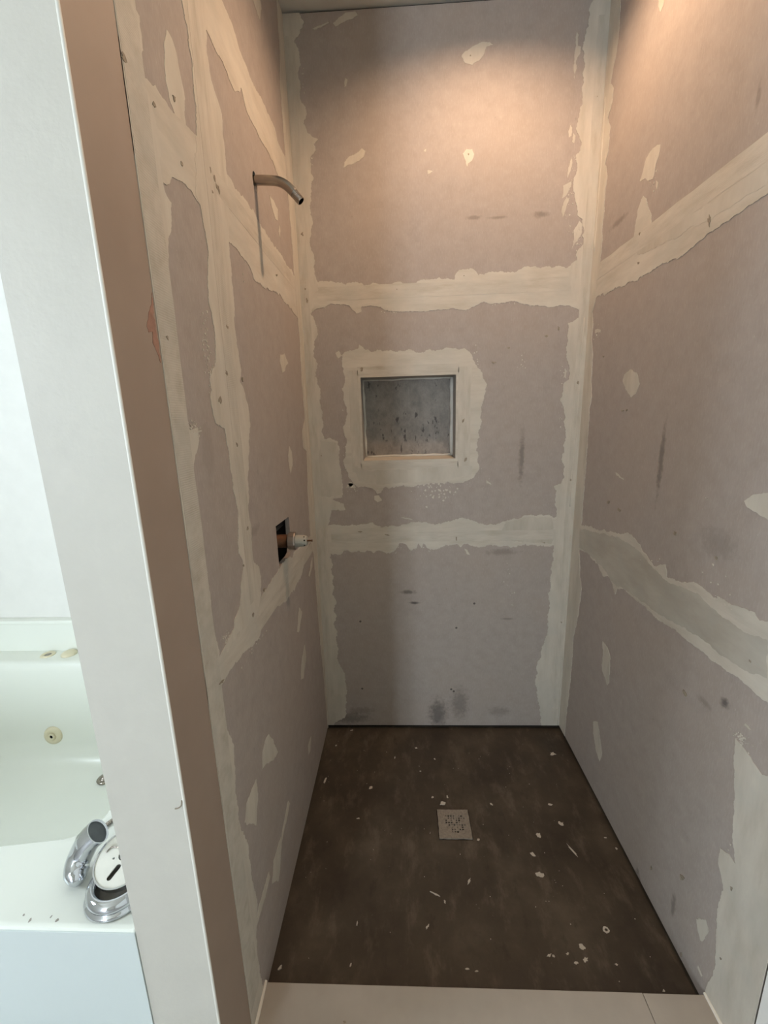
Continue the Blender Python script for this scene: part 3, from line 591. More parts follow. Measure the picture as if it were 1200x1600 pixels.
def lathe(bm, origin, axis, prof, n=32):
    """prof: (radius, height along axis); closed when it starts and ends at radius 0, or a ring when it returns to its start."""
    o = Vector(origin)
    a = Vector(axis).normalized()
    x = a.orthogonal().normalized()
    y = a.cross(x)
    rings = []
    for r_, h_ in prof:
        if r_ < 1e-6:
            rings.append([bm.verts.new(o + a*h_)])
        else:
            rings.append([bm.verts.new(o + a*h_ + (x*math.cos(2*math.pi*k/n) + y*math.sin(2*math.pi*k/n))*r_) for k in range(n)])
    for p, q in zip(rings, rings[1:]):
        for k in range(n):
            k2 = (k+1) % n
            if len(p) == 1 and len(q) == 1:
                continue
            if len(p) == 1:
                bm.faces.new([p[0], q[k], q[k2]])
            elif len(q) == 1:
                bm.faces.new([p[k], p[k2], q[0]])
            else:
                bm.faces.new([p[k], p[k2], q[k2], q[k]])
    return bm

def smooth_path(pts, sub=5):
    pts = [Vector(p) for p in pts]
    out = []
    for i in range(len(pts)-1):
        p0, p1, p2, p3 = pts[max(i-1, 0)], pts[i], pts[i+1], pts[min(i+2, len(pts)-1)]
        for k_ in range(sub):
            t = k_/sub
            out.append(0.5*((2*p1) + (p2-p0)*t + (2*p0-5*p1+4*p2-p3)*t*t + (3*p1-p0-3*p2+p3)*t**3))
    out.append(pts[-1])
    return out

BT = 0.0125    # board thickness

# ------------------------------------------------------------------ the walls
wall_back = link('wall_back', box(nbox(-0.02, 1.02, BT+0.10, BT+0.14, 0, H), -0.02, 0.194, BT, BT+0.10, 0, H), M_CORE)
_bm = bmesh.new(); _bm.from_mesh(wall_back.data)
box(_bm, 0.552, 1.02, BT, BT+0.10, 0, H); box(_bm, 0.194, 0.552, BT, BT+0.10, 0, 1.165); box(_bm, 0.194, 0.552, BT, BT+0.10, 1.481, H)
_bm.to_mesh(wall_back.data); _bm.free()
tag(wall_back, 'back wall of the shower, grey backer board with taped seams', kind='structure')

_bm = bmesh.new()
VY0, VY1, VZ0, VZ1 = -0.54, -0.34, 0.895, 1.085
for a in ((-S, VY0, 0, H), (VY1, BT, 0, H), (VY0, VY1, 0, VZ0), (VY0, VY1, VZ1, 1.86), (VY0, VY1, 1.93, H), (VY0, -0.455, 1.86, 1.93), (-0.411, VY1, 1.86, 1.93)):
    box(_bm, -T+0.013, -BT, a[0], a[1], a[2], a[3])
wall_left = link('wall_left', _bm, M_CORE)
tag(wall_left, 'stub wall between shower and tub, taped backer board inside', kind='structure')
link('tub_side_panel', nbox(-T, -T+0.013, -S, YT+0.10, ZF, H), M_ROOM, wall_left)

_bm = nbox(1+BT, 1.12, -SR, 0.11, 0, H)
wall_right = link('wall_right', _bm, M_CORE)
tag(wall_right, 'right wall of the shower, grey backer board with taped seams', kind='structure')

# backer board sheets: narrow joints stay open under the compound
ZLO, ZUP = 0.8624, 1.7705
G = 0.0015
def sheet(side, parent, u0, u1, v0, v1, holes=()):
    plate_bm = plate(bmesh.new(), side, [(u0+G, v0+G), (u1-G, v0+G), (u1-G, v1-G), (u0+G, v1-G)], holes, -BT, 0)
    return link('backer_board', plate_bm, M_BOARD[side], parent)

NX0, NX1, NZ0, NZ1 = 0.2, 0.546, 1.172, 1.4745
sheet('back', wall_back, 0, 1, 0.016, ZLO)
sheet('back', wall_back, 0, 1, ZLO, ZUP, [[(NX0, NZ0), (NX1, NZ0), (NX1, NZ1), (NX0, NZ1)]])
sheet('back', wall_back, 0, 1, ZUP, H-0.010)
sheet('left', wall_left, -S, 0, 0.016, ZLO)
valve_hole = [(-0.503, 0.934), (-0.40, 0.931), (-0.376, 0.935), (-0.370, 0.945), (-0.368, 1.040), (-0.374, 1.046), (-0.44, 1.048), (-0.503, 1.050)]
arm_hole = [(-0.433+0.0165*math.cos(t*math.pi/8), 1.897+0.021*math.sin(t*math.pi/8)) for t in range(16)]
sheet('left', wall_left, -0.712, 0, ZLO, ZUP, [valve_hole])
sheet('left', wall_left, -S, -0.712, ZLO, ZUP)
sheet('left', wall_left, -0.712, 0, ZUP, 2.09, [arm_hole])
sheet('left', wall_left, -S, -0.712, ZUP, H-0.003)
sheet('left', wall_left, -0.712, 0, 2.09, H-0.003)
sheet('right', wall_right, -SR, 0, 0.016, ZLO)
sheet('right', wall_right, -SR, 0, ZLO, ZUP)
sheet('right', wall_right, -SR, 0, ZUP, H-0.003)

# joint compound: every seam, corner and screw patch is a skim coat standing proud of the board
WALL = {'back': wall_back, 'left': wall_left, 'right': wall_right}
EDGE = {'back': (0.0, 1.0), 'left': (-S, 0.0), 'right': (-SR, 0.0)}
sd = 0
for side, items in COMPOUND.items():
    e0, e1 = EDGE[side]
    def straight(a, b, e0=e0, e1=e1):
        for e in (e0, e1):
            if abs(a.x-e) < 0.006 and abs(b.x-e) < 0.006:
                return True
        return (a.y > H-0.02 and b.y > H-0.02) or (a.y < 0.03 and b.y < 0.03)
    for (name, dr, th, rg, outer, holes) in items:
        sd += 1
        o = link(name, plate(bmesh.new(), side, rag(outer, rg, sd, straight), holes, -0.0005, th*0.55), M_COMP[dr], WALL[side])
        if name == 'niche_surround':
            tag(o, 'pale compound smeared around the recessed niche')

# splatter left beside the trowelled edges: too small to pick apart
for (side, u, v, ru, rv, n, r_) in SPECKLE:
    bm = bmesh.new()
    r = random.Random(int(abs(u*7919+v*104729)*100))
    for i in range(n):
        a, b = r.gauss(0, 0.55)*ru, r.gauss(0, 0.55)*rv
        k_ = r_*r.uniform(0.25, 1.0)
        uu, vv = u+a, v+b
        if not (EDGE[side][0]+0.003 < uu < EDGE[side][1]-0.003):
            continue
        plate(bm, side, blob(uu, vv, k_*r.uniform(0.7, 1.4), k_, 6, r.uniform(0, 3), r), [], -0.0003, 0.0009+0.0004*r.random())
    tag(link('compound_splatter', bm, M_CRUMB, WALL[side]), kind='stuff')

# stained screw heads and scuffs in the compound
for (side, u, v, ru, rv) in MARKS:
    bm = plate(bmesh.new(), side, blob(u, v, max(ru, 0.0018)*0.6, max(rv, 0.0018)*0.65, 11, rnd.uniform(-0.3, 0.3), rnd, 0.5), [], 0.0002, 0.0019)
    link('screw_stain', bm, M_MARK, WALL[side])
for (u, v) in SCREW_HOLES:
    bm = lathe(bmesh.new(), (u, 0.002, v), (0, -1, 0), [(0, 0), (0.0042, 0), (0.0042, 0.0023), (0.0034, 0.0027), (0.0015, 0.0019), (0, 0.0019)], 12)
    link('screw_head', bm, M_HOLE, wall_back)

# fibreglass tape showing through the skim coat
def tape(side, dr, u0, u1, v0, v1, w, key, seed):
    r = random.Random(seed)
    pts = []
    if dr == 'v':
        n = int((v1-v0)/0.05)
        pts = [(u0+r.uniform(-.0015, .0015), v0+(v1-v0)*i/n) for i in range(n+1)] + [(u1+r.uniform(-.0015, .0015), v1-(v1-v0)*i/n) for i in range(n+1)]
    else:
        n = int((u1-u0)/0.05)
        pts = [(u0+(u1-u0)*i/n, v0+r.uniform(-.0015, .0015)) for i in range(n+1)] + [(u1-(u1-u0)*i/n, v1+r.uniform(-.0015, .0015)) for i in range(n+1)]
    link('mesh_tape', plate(bmesh.new(), side, pts, [], w*0.55-0.0004, w*0.55+0.0003), M_TAPE[key], WALL[side])
tape('left', 'v', -S+0.003, -S+0.052, 0.10, 2.45, 0.0018, 'r', 1)
tape('left', 'v', -0.738, -0.694, 0.93, 2.5, 0.0021, 'v', 2)
tape('back', 'h', 0.06, 0.93, 1.735, 1.780, 0.0016, 'h', 3)
tape('back', 'h', 0.06, 0.93, 0.850, 0.890, 0.0016, 'h', 4)
tape('left', 'h', -0.72, -0.02, 1.752, 1.795, 0.0016, 'd', 5)
tape('left', 'h', -0.72, -0.03, 0.842, 0.880, 0.0014, 'd', 6)
tape('right', 'h', -SR+0.01, -0.03, 1.752, 1.80, 0.0016, 'd', 7)
tape('back', 'h', 0.19, 0.556, 1.482, 1.512, 0.0020, 'h', 8)
tape('back', 'h', 0.19, 0.556, 1.120, 1.163, 0.0020, 'h', 9)
tape('back', 'v', 0.156, 0.192, 1.13, 1.50, 0.0020, 'v', 10)
tape('back', 'v', 0.554, 0.600, 1.13, 1.50, 0.0020, 'v', 11)
tape('back', 'v', 0.002, 0.032, 0.10, 2.5, 0.0024, 'v', 12)
tape('back', 'v', 0.966, 0.998, 0.10, 2.5, 0.0022, 'v', 13)

# ridges the corner trowel left behind
def ridge(side, pts, rr, seed):
    r = random.Random(seed)
    path = []
    for (a, b) in zip(pts, pts[1:]):
        for i in range(12):
            q = i/12
            path.append(Vector(FR[side](a[0]+(b[0]-a[0])*q + r.uniform(-.0008, .0008), a[1]+(b[1]-a[1])*q, 0.0011)))
    link('trowel_ridge', tube(bmesh.new(), path, [rr*r.uniform(0.6, 1.1) for _ in path], 6), M_COMP['v'], WALL[side], True)
ridge('back', [(0.9935, 0.02), (0.994, 0.50), (0.990, 0.90)], 0.0022, 21)
ridge('back', [(0.980, 0.98), (0.984, 1.30), (0.986, 1.68)], 0.0020, 22)
ridge('left', [(-0.020, 0.02), (-0.022, 0.45), (-0.024, 0.80)], 0.0022, 23)
ridge('left', [(-0.030, 0.98), (-0.036, 1.35), (-0.034, 1.70)], 0.0020, 24)
ridge('right', [(-0.012, 1.85), (-0.016, 2.10), (-0.012, 2.30)], 0.0020, 25)

# painted end of the stub wall with its corner bead
tan_strip = link('painted_return', nbox(-0.0035, 0.0, -E+0.0005, -S-0.0005, ZF, H), M_TAN, wall_left)
tag(tan_strip, 'tan painted strip beside the backer board')
link('end_panel', nbox(-T, -0.0035, -E, -S-0.002, ZF, H), M_PAINT, wall_left)
bm = bmesh.new()
tube(bm, [(-0.0015, -E+0.001, ZF), (-0.0015, -E+0.001, H)], 0.0022, 10)
tag(link('corner_bead', bm, M_BEAD, wall_left), 'pale rounded corner bead')
bm = plate(bmesh.new(), 'left', rag([(-0.967, 1.505), (-0.972, 1.490), (-0.978, 1.482), (-0.985, 1.470), (-0.992, 1.456), (-0.989, 1.449), (-0.980, 1.452), (-0.983, 1.436), (-0.975, 1.425), (-0.970, 1.412), (-0.967, 1.420)], 0.6, 3, lambda a, b: False), [], -0.0005, 0.0006)
link('torn_paper', bm, M_SCRAPE, wall_left)
link('paint_nick', tube(bmesh.new(), smooth_path([(-0.0165, -E-0.0002, 0.7485), (-0.011, -E-0.0004, 0.7500), (-0.006, -E-0.0004, 0.7550), (-0.004, -E-0.0002, 0.7640)], 4), 0.0011, 8), M_MARK, wall_left)

# right wall past the board
link('painted_return', nbox(1.0, 1.12, YR, -SR-0.003, ZF, H), M_ROOM, wall_right)

# ------------------------------------------------------------------ shower floor, curb, ceiling
def floor_bm():
    bm = bmesh.new()
    plate(bm, 'floor', [(-BT, CY0-0.01), (1+BT, CY0-0.01), (1+BT, BT), (-BT, BT)], [[(0.4405, -0.4965), (0.5495, -0.4965), (0.5495, -0.3905), (0.4405, -0.3905)]], -0.03, 0.0)
    return bm
floor = tag(link('floor', floor_bm(), M_FLOOR), 'dark brown shower floor of bare mud with pale splashes', kind='structure')

curb = empty('shower_curb', (0.5, CY0, 0), label='low pale curb board across the shower entry', kind='structure')
link('curb_core', nbox(0.0, 1.0, CY0-0.155, CY0-0.012, ZF, CZ0-0.014), M_CORE, curb)
link('curb_top', nbox(0.0015, 0.8602, CY0-0.165, CY0, CZ0-0.0125, CZ0, 0.0012), M_CURB, curb)
link('curb_top', nbox(0.8614, 0.9985, CY0-0.165, CY0-0.0006, CZ0-0.0125, CZ0-0.0004, 0.0012), M_CURB, curb)
link('curb_inner_face', nbox(0.0015, 0.9985, CY0-0.0125, CY0-0.001, 0.001, CZ0-0.013), M_CURB, curb)
link('curb_outer_face', nbox(0.0015, 0.9985, CY0-0.165, CY0-0.153, ZF, CZ0-0.013), M_CURB, curb)
for s_, x_ in ((1, 0.0), (-1, 1.0)):
    bm = tube(bmesh.new(), [(x_+s_*0.002, CY0+0.002, CZ0), (x_+s_*0.002, CY0-0.05, CZ0+0.0005), (x_+s_*0.002, CY0-0.165, CZ0)], [0.0035, 0.0048, 0.0042], 10)
    tag(link('caulk_line', bm, M_CAULK, curb), 'white caulk line')
for (x_, y_) in ((0.196, -0.944), (0.478, -0.945)):
    bm = plate(bmesh.new(), 'floor', blob(x_, y_, 0.004, 0.0025, 9), [], CZ0-0.0003, CZ0+0.0004)
    link('dirt_spot', bm, M_MARK, curb)

link_c = lambda: None
def ceiling_bm():
    bm = bmesh.new()
    hole = [(LAMP[0]+0.078*math.cos(2*math.pi*i/40), LAMP[1]+0.078*math.sin(2*math.pi*i/40)) for i in range(40)]
    plate(bm, 'floor', [(XL, YR), (1.12, YR), (1.12, 0.12), (XL, 0.12)], [hole], H, H+0.02)
    return bm
ceiling = tag(link('ceiling', ceiling_bm(), M_CEIL), 'off-white ceiling above the shower', kind='structure')

# recessed downlight
lamp = empty('recessed_light', (LAMP[0], LAMP[1], H), label='warm recessed downlight in the ceiling over the shower', category='light')
link('trim_ring', lathe(bmesh.new(), (LAMP[0], LAMP[1], H), (0, 0, -1), [(0.076, -0.002), (0.076, 0.003), (0.094, 0.002), (0.095, 0.0), (0.094, -0.001), (0.076, -0.002)], 40), M_BEAD, lamp, True)
link('housing', lathe(bmesh.new(), (LAMP[0], LAMP[1], H), (0, 0, 1), [(0.0775, 0.0), (0.072, 0.075), (0, 0.075), (0, 0.08), (0.079, 0.08), (0.0795, 0.0), (0.0775, 0.0)], 40), M_DARK, lamp)
link('bulb', lathe(bmesh.new(), (LAMP[0], LAMP[1], H+0.045), (0, 0, 1), [(0.026*math.sin(math.pi*i/12), -0.026*math.cos(math.pi*i/12)) for i in range(12)] + [(0.006, 0.028), (0, 0.028)], 24), M_LENS, lamp, True)
link('socket', lathe(bmesh.new(), (LAMP[0], LAMP[1], H+0.070), (0, 0, 1), [(0, 0.001), (0.012, 0.001), (0.012, 0.006), (0, 0.006)], 20), M_BEAD, lamp)

# ------------------------------------------------------------------ rest of the bathroom shell
tag(link('wall_tub', nbox(XL, -T+0.0, YT, YT+0.1, ZF, H), M_ROOM), 'white wall behind the bathtub', kind='structure')
bm = bmesh.new()
y0, y1, z0, z1 = WIN_LEFT
for a in ((YR, y0, ZF, H), (y1, YT+0.1, ZF, H), (y0, y1, ZF, z0), (y0, y1, z1, H)):
    box(bm, XL-0.1, XL, *a)
tag(link('wall_far_left', bm, M_ROOM), 'white wall at the far end of the bathtub', kind='structure')
bm = bmesh.new()
x0, x1, z0, z1 = WIN_REAR
for a in ((XL-0.1, x0, ZF, H), (x1, 1.12, ZF, H), (x0, x1, ZF, z0), (x0, x1, z1, H)):
    box(bm, a[0], a[1], YR-0.1, YR, a[2], a[3])
tag(link('wall_rear', bm, M_ROOM), 'white wall opposite the shower', kind='structure')
tag(link('bathroom_floor', nbox(XL-0.1, 1.12, YR-0.1, CY0-0.15, ZF-0.05, ZF), M_ROOMFLOOR), 'tiled bathroom floor outside the shower', kind='structure')

def window(name, label, pts):
    """pts(u, w, z) maps along-wall u, depth w, height z to the world"""
    f, u0, u1, z0, z1 = pts
    root = empty(name, label=label, kind='structure')
    def bar(a0, a1, b0, b1, w0, w1, nm, mt):
        p, q = f(a0, w0), f(a1, w1)
        link(nm, nbox(min(p[0], q[0]), max(p[0], q[0]), min(p[1], q[1]), max(p[1], q[1]), b0, b1), mt, root)
    t = 0.04
    bar(u0, u1, z0, z0+t, 0.02, 0.07, 'window_frame', M_BEAD)
    bar(u0, u1, z1-t, z1, 0.02, 0.07, 'window_frame', M_BEAD)
    bar(u0, u0+t, z0+t, z1-t, 0.02, 0.07, 'window_frame', M_BEAD)
    bar(u1-t, u1, z0+t, z1-t, 0.02, 0.07, 'window_frame', M_BEAD)
    m_ = (u0+u1)/2
    bar(m_-0.02, m_+0.02, z0+t, z1-t, 0.025, 0.065, 'mullion', M_BEAD)
    bar(u0+t, m_-0.02, z0+t, z1-t, 0.042, 0.046, 'pane', M_GLASS)
    bar(m_+0.02, u1-t, z0+t, z1-t, 0.042, 0.046, 'pane', M_GLASS)
window('window_1', 'wide window in the wall opposite the shower', (lambda u, w: (u, YR-w),) + WIN_REAR)
window('window_2', 'window above the far end of the bathtub', (lambda u, w: (XL-w, u),) + WIN_LEFT)

# ------------------------------------------------------------------ wall niche
niche = empty('wall_niche', (0.373, 0.0, NZ0), label='square recessed niche with mottled grey back in the shower wall', category='niche')
ND = 0.088
link('back_panel', nbox(NX0-0.004, NX1+0.004, ND, ND+0.006, NZ0-0.004, NZ1+0.004), M_NICHE, niche)
link('side_panel', nbox(NX0-0.005, NX0+0.0005, 0.0012, ND, NZ0, NZ1), M_NSIDE, niche)
link('side_panel', nbox(NX1-0.0005, NX1+0.005, 0.0012, ND, NZ0, NZ1), M_NSIDE, niche)
link('top_panel', nbox(NX0, NX1, 0.0012, ND, NZ1-0.0005, NZ1+0.005), M_NSIDE, niche)
bm = bmesh.new()
vv = [bm.verts.new(p) for p in ((NX0, 0.001, NZ0-0.006), (NX1, 0.001, NZ0-0.006), (NX1, ND, NZ0-0.006), (NX0, ND, NZ0-0.006), (NX0, 0.001, NZ0+0.001), (NX1, 0.001, NZ0+0.001), (NX1, ND, NZ0+0.007), (NX0, ND, NZ0+0.007))]
for f_ in ((0, 1, 2, 3), (4, 5, 6, 7), (0, 1, 5, 4), (1, 2, 6, 5), (2, 3, 7, 6), (3, 0, 4, 7)):
    bm.faces.new([vv[i] for i in f_])
tag(link('sill', bm, M_COMP['h'], niche), 'sloping pale sill of the niche')
r = random.Random(5)
def wob(a, b, n=9, j=0.0016):
    a, b = Vector(a), Vector(b)
    return [a.lerp(b, i/n) + Vector((r.uniform(-j, j), 0, r.uniform(-j, j))) for i in range(n+1)]
yb = ND-0.002
for a, b, rr in (((NX0+0.003, yb, NZ0+0.006), (NX0+0.003, yb, NZ1-0.002), 0.0058), ((NX1-0.004, yb, NZ0+0.006), (NX1-0.003, yb, NZ1-0.002), 0.0085),
             ((NX0, yb, NZ1-0.004), (NX1, yb, NZ1-0.003), 0.0036), ((NX0, yb, NZ0+0.009), (NX1, yb, NZ0+0.009), 0.005)):
    link('sealant_bead', tube(bmesh.new(), wob(a, b), [rr*r.uniform(0.7, 1.15) for _ in range(10)], 8), M_NBEAD, niche, True)

# ------------------------------------------------------------------ shower arm
arm = empty('shower_pipe', (0, -0.433, 1.897), label='bent nickel shower arm without a head on the left wall', category='pipe')
P0 = [(-0.09, 1.899), (0.0, 1.899), (0.0374, 1.8971), (0.0576, 1.8940), (0.0728, 1.8870), (0.0860, 1.8760), (0.0945, 1.8665)]
path = smooth_path([(x, -0.433, z) for x, z in P0], 6)
link('pipe', tube(bmesh.new(), path, 0.0107, 24), M_STEEL, arm, True)
d = Vector((0.0147, 0, -0.0165)).normalized()
q0 = Vector((0.0940, -0.433, 1.8670))
bm = bmesh.new()
tp, tr = [], []
for i in range(17):
    tp.append(q0 + d*(0.024*i/16)); tr.append(0.0102 if i % 2 else 0.0096)
n = 24
tube(bm, tp, tr, n, caps=False)
ax = d
o_ = q0 + d*0.024
lathe(bm, o_, d, [(0.0096, 0), (0.0082, 0.0), (0.0080, -0.02), (0, -0.02)], n)
link('threaded_end', bm, M_STEEL, arm)
link('pipe_bore', lathe(bmesh.new(), o_ - d*0.012, d, [(0, 0), (0.0079, 0), (0.0079, 0.001), (0, 0.001)], 20), M_HOLE, arm)

# ------------------------------------------------------------------ shower valve
VA = (-0.444, 0.991)
valve = empty('shower_valve', (0, VA[0], VA[1]), label='bare shower valve with grey cartridge poking out of a black wall cut-out', category='valve')
X = (1, 0, 0)
vo = (0, VA[0], VA[1])
link('valve_body', lathe(bmesh.new(), vo, X, [(0, -0.088), (0.034, -0.088), (0.034, -0.045), (0.019, -0.035), (0.019, 0.020), (0, 0.020)], 28), M_BRASS, valve, True)
for zz in (1, -1):
    link('supply_pipe', tube(bmesh.new(), [(-0.066, VA[0]+0.0, VA[1]+zz*0.03), (-0.066, VA[0], VA[1]+zz*0.092)], 0.011, 14), M_BRASS, valve, True)
link('bonnet_nut', lathe(bmesh.new(), vo, X, [(0.0185, 0.016), (0.0245, 0.016), (0.0262, 0.018), (0.0262, 0.034), (0.0245, 0.037), (0.0185, 0.037), (0.0185, 0.016)], 12), M_NUT, valve)
cart = link('cartridge', lathe(bmesh.new(), vo, X, [(0, 0.030), (0.0182, 0.030), (0.0178, 0.038), (0.0165, 0.058), (0.0145, 0.066), (0.0125, 0.069), (0, 0.069)], 24), M_CART, valve, True)
for ang, xx in ((-75, 0.060), (-40, 0.063), (200, 0.061), (20, 0.064), (60, 0.062)):
    a_ = math.radians(ang)
    dv = Vector((0, -math.cos(a_), math.sin(a_)))
    link('notch', lathe(bmesh.new(), Vector((xx, VA[0], VA[1])) + dv*0.0135, dv, [(0, 0), (0.0022, 0), (0.0022, 0.0024), (0, 0.0024)], 10), M_HOLE, cart)
link('stem', lathe(bmesh.new(), vo, X, [(0, 0.066), (0.0032, 0.066), (0.0026, 0.070), (0.0026, 0.081), (0.0034, 0.082), (0.0034, 0.084), (0, 0.084)], 12), M_BRASS, valve)
link('mounting_bracket', box(nbox(-0.040, -0.028, -0.515, -0.360, 1.026, 1.040), -0.030, -0.020, -0.515, -0.352, 1.018, 1.030), M_DARK, valve)

# ------------------------------------------------------------------ floor drain
drain = empty('floor_drain', (0.495, -0.4435, 0), label='square hazed steel drain grate in the middle of the shower floor', category='drain')
GX0, GX1, GY0, GY1 = 0.4425, 0.5475, -0.4945, -0.3925
bm = bmesh.new()
def xg(i): return 0.455 + 0.080*i/23.0
hol = []
r = random.Random(4)
ncell = 8
for i in range(ncell):
    for j in range(ncell):
        if r.random() < 0.30:
            continue
        cx, cy = 0.470 + 0.060*(i)/(ncell-1), -0.472 + 0.056*(j)/(ncell-1)
        s_ = 0.0023*r.uniform(0.55, 1.25)
        hol.append([(cx-s_, cy-s_), (cx-s_, cy+s_), (cx+s_, cy+s_), (cx+s_, cy-s_)])
edge = []
for a, b in (((GX0, GY0), (GX1, GY0)), ((GX1, GY0), (GX1, GY1)), ((GX1, GY1), (GX0, GY1)), ((GX0, GY1), (GX0, GY0))):
    for i in range(8):
        t = i/8
        edge.append((a[0]+(b[0]-a[0])*t + r.uniform(-0.0007, 0.0007), a[1]+(b[1]-a[1])*t + r.uniform(-0.0007, 0.0007)))
link('grate', plate(bm, 'floor', edge, hol, 0.0005, 0.0040), M_GRATE, drain)
link('sump', nbox(0.4402, 0.5498, -0.4968, -0.3902, -0.028, -0.004), M_HOLE, drain)

# ------------------------------------------------------------------ splashes and loose crumbs on the floor
LOOSE = {3: 'pale thinset chip lying just behind the floor drain', 4: 'thin pale sliver lying in front of the floor drain',
         5: 'short pale sliver right in front of the drain', 7: 'pale sliver lying near the left shower wall',
         8: 'pale chip in the front left corner of the shower floor', 35: 'tiny upright-looking pale sliver left of centre near the curb'}
for i, (x, y, a_, b_, ang) in enumerate(FLOOR_BITS):
    r = random.Random(100+i)
    if i == 21:
        bm = bmesh.new()
        outer = blob(x, y, a_*1.1, b_*1.1, 12, 0.3, r, 0.15)
        plate(bm, 'floor', outer, [blob(x, y, a_*0.55, b_*0.55, 8, 0, r, 0.15)], -0.0002, 0.0012)
        link('thinset_drip', bm, M_CRUMB, floor)
        continue
    hgt = 0.0028 if i in LOOSE else 0.0010
    bm = plate(bmesh.new(), 'floor', blob(x, y, a_*0.9, b_*0.9, 11, math.radians(ang), r, 0.45), [], 0.0001 if i in LOOSE else -0.0002, hgt)
    if i in LOOSE:
        bmesh.ops.translate(bm, verts=bm.verts, vec=(-x, -y, 0))
        o = link('thinset_chip', bm, M_CRUMB)
        o.location = (x, y, 0)
        tag(o, LOOSE[i], 'chip', 'loose chips on the shower floor')
    else:
        link('thinset_drip', bm, M_CRUMB, floor)
bm = bmesh.new()
r = random.Random(77)
for i in range(70):
    x, y = r.uniform(0.02, 0.98), r.uniform(-0.86, -0.02)
    k_ = r.uniform(0.0005, 0.0011)
    if 0.43 < x < 0.56 and -0.51 < y < -0.38:
        continue
    plate(bm, 'floor', blob(x, y, k_*r.uniform(0.8, 1.6), k_, 6, r.uniform(0, 3), r), [], -0.0002, 0.0008)
tag(link('fine_specks', bm, M_CRUMB, floor), kind='stuff')

# ------------------------------------------------------------------ bathtub
ZD = 0.5
tub = empty('bathtub', (-0.96, -0.63, ZF), label='bone coloured whirlpool bathtub set behind the stub wall', category='bathtub')
def rrect(x0, x1, y0, y1, r_, z, bow=0.0, n=8):
    pts = []
    for cx, cy, a0 in ((x1-r_, y1-r_, 0), (x0+r_, y1-r_, 90), (x0+r_, y0+r_, 180), (x1-r_, y0+r_, 270)):
        for i in range(n):
            a_ = math.radians(a0 + 90*i/(n-1))
            pts.append([cx+r_*math.cos(a_), cy+r_*math.sin(a_), z])
    # subdivide long sides
    out = []
    for i, p in enumerate(pts):
        q = pts[(i+1) % len(pts)]
        out.append(p)
        if i % n == n-1:
            for k_ in range(1, 10):
                t = k_/10
                out.append([p[0]+(q[0]-p[0])*t, p[1]+(q[1]-p[1])*t, z])
    xm, hw = (x0+x1)/2, (x1-x0)/2
    for p in out:
        if p[1] < (y0+y1)/2:
            p[1] -= bow*max(0, 1-((p[0]-xm)/hw)**2)
    return out
TX0, TX1 = XL+0.001, -T-0.001
loops = [rrect(TX0, TX1, -1.070, -0.186, 0.004, ZF), rrect(TX0, TX1, -1.070, -0.186, 0.004, ZD-0.008), rrect(TX0, TX1, -1.070, -0.186, 0.004, ZD-0.006),
         rrect(TX0, TX1, -1.0685, -0.186, 0.004, ZD-0.002), rrect(TX0, TX1, -1.064, -0.186, 0.004, ZD), rrect(TX0+0.002, TX1-0.002, -1.061, -0.188, 0.004, ZD), rrect(-1.63, -0.302, -0.920, -0.258, 0.060, ZD, 0.056),
         rrect(-1.62, -0.312, -0.910, -0.268, 0.055, ZD, 0.055), rrect(-1.612, -0.320, -0.905, -0.276, 0.052, ZD-0.006, 0.054),
         rrect(-1.605, -0.327, -0.895, -0.283, 0.055, ZD-0.03, 0.05), rrect(-1.55, -0.375, -0.84, -0.318, 0.085, 0.22, 0.045),
         rrect(-1.52, -0.40, -0.81, -0.335, 0.10, 0.165, 0.04), rrect(-1.46, -0.46, -0.75, -0.375, 0.11, 0.135, 0.03),
         rrect(-1.3, -0.60, -0.65, -0.45, 0.08, 0.128, 0.0)]
bm = bmesh.new()
rings = [[bm.verts.new(p) for p in lp] for lp in loops]
for a, b in zip(rings, rings[1:]):
    n = len(a)
    for i in range(n):
        bm.faces.new([a[i], a[(i+1) % n], b[(i+1) % n], b[i]])
bm.faces.new(rings[-1])
o = link('tub_shell', bm, M_TUB, tub, True)
md = o.modifiers.new('edges', 'EDGE_SPLIT'); md.split_angle = math.radians(40)
link('apron', nbox(TX0, TX1, -1.0722, -1.069, ZF, ZD-0.0065, 0.0008), M_APRON, tub)  # thin slab over the shell front, toned down against the light it catches
bs = link('backsplash', nbox(TX0, TX1, -0.194, YT, ZD-0.01, 0.612, 0.002), M_TUB, tub)
link('backsplash_cap', nbox(TX0, TX1, -0.202, YT, 0.6115, 0.627, 0.005), M_TUB, tub)
zd = (0, 0, 1)
ac = link('air_control', lathe(bmesh.new(), (-0.99, -0.222, ZD), zd, [(0.010, -0.002), (0.013, 0.003), (0.020, 0.005), (0.0245, 0.001), (0.0245, -0.002), (0.010, -0.002)], 24), M_TUBCAP, tub, True)
link('knob_recess', lathe(bmesh.new(), (-0.99, -0.222, ZD), zd, [(0, -0.001), (0.0115, -0.001), (0.0115, 0.0006), (0, 0.0006)], 20), M_NSIDE, ac)
link('air_control', lathe(bmesh.new(), (-0.911, -0.218, ZD), zd, [(0, -0.002), (0.026, -0.002), (0.026, 0.004), (0.020, 0.010), (0.008, 0.012), (0, 0.012)], 24), M_TUBCAP, tub, True)
jd = Vector((0, -1, 0.10)).normalized()
jo = Vector((-0.945, -0.3165, 0.232))
jet = link('jet', lathe(bmesh.new(), jo, jd, [(0, -0.01), (0.033, -0.01), (0.034, 0.002), (0.030, 0.007), (0.018, 0.009), (0.014, 0.006), (0, 0.006)], 28), M_TUBCAP, tub, True)
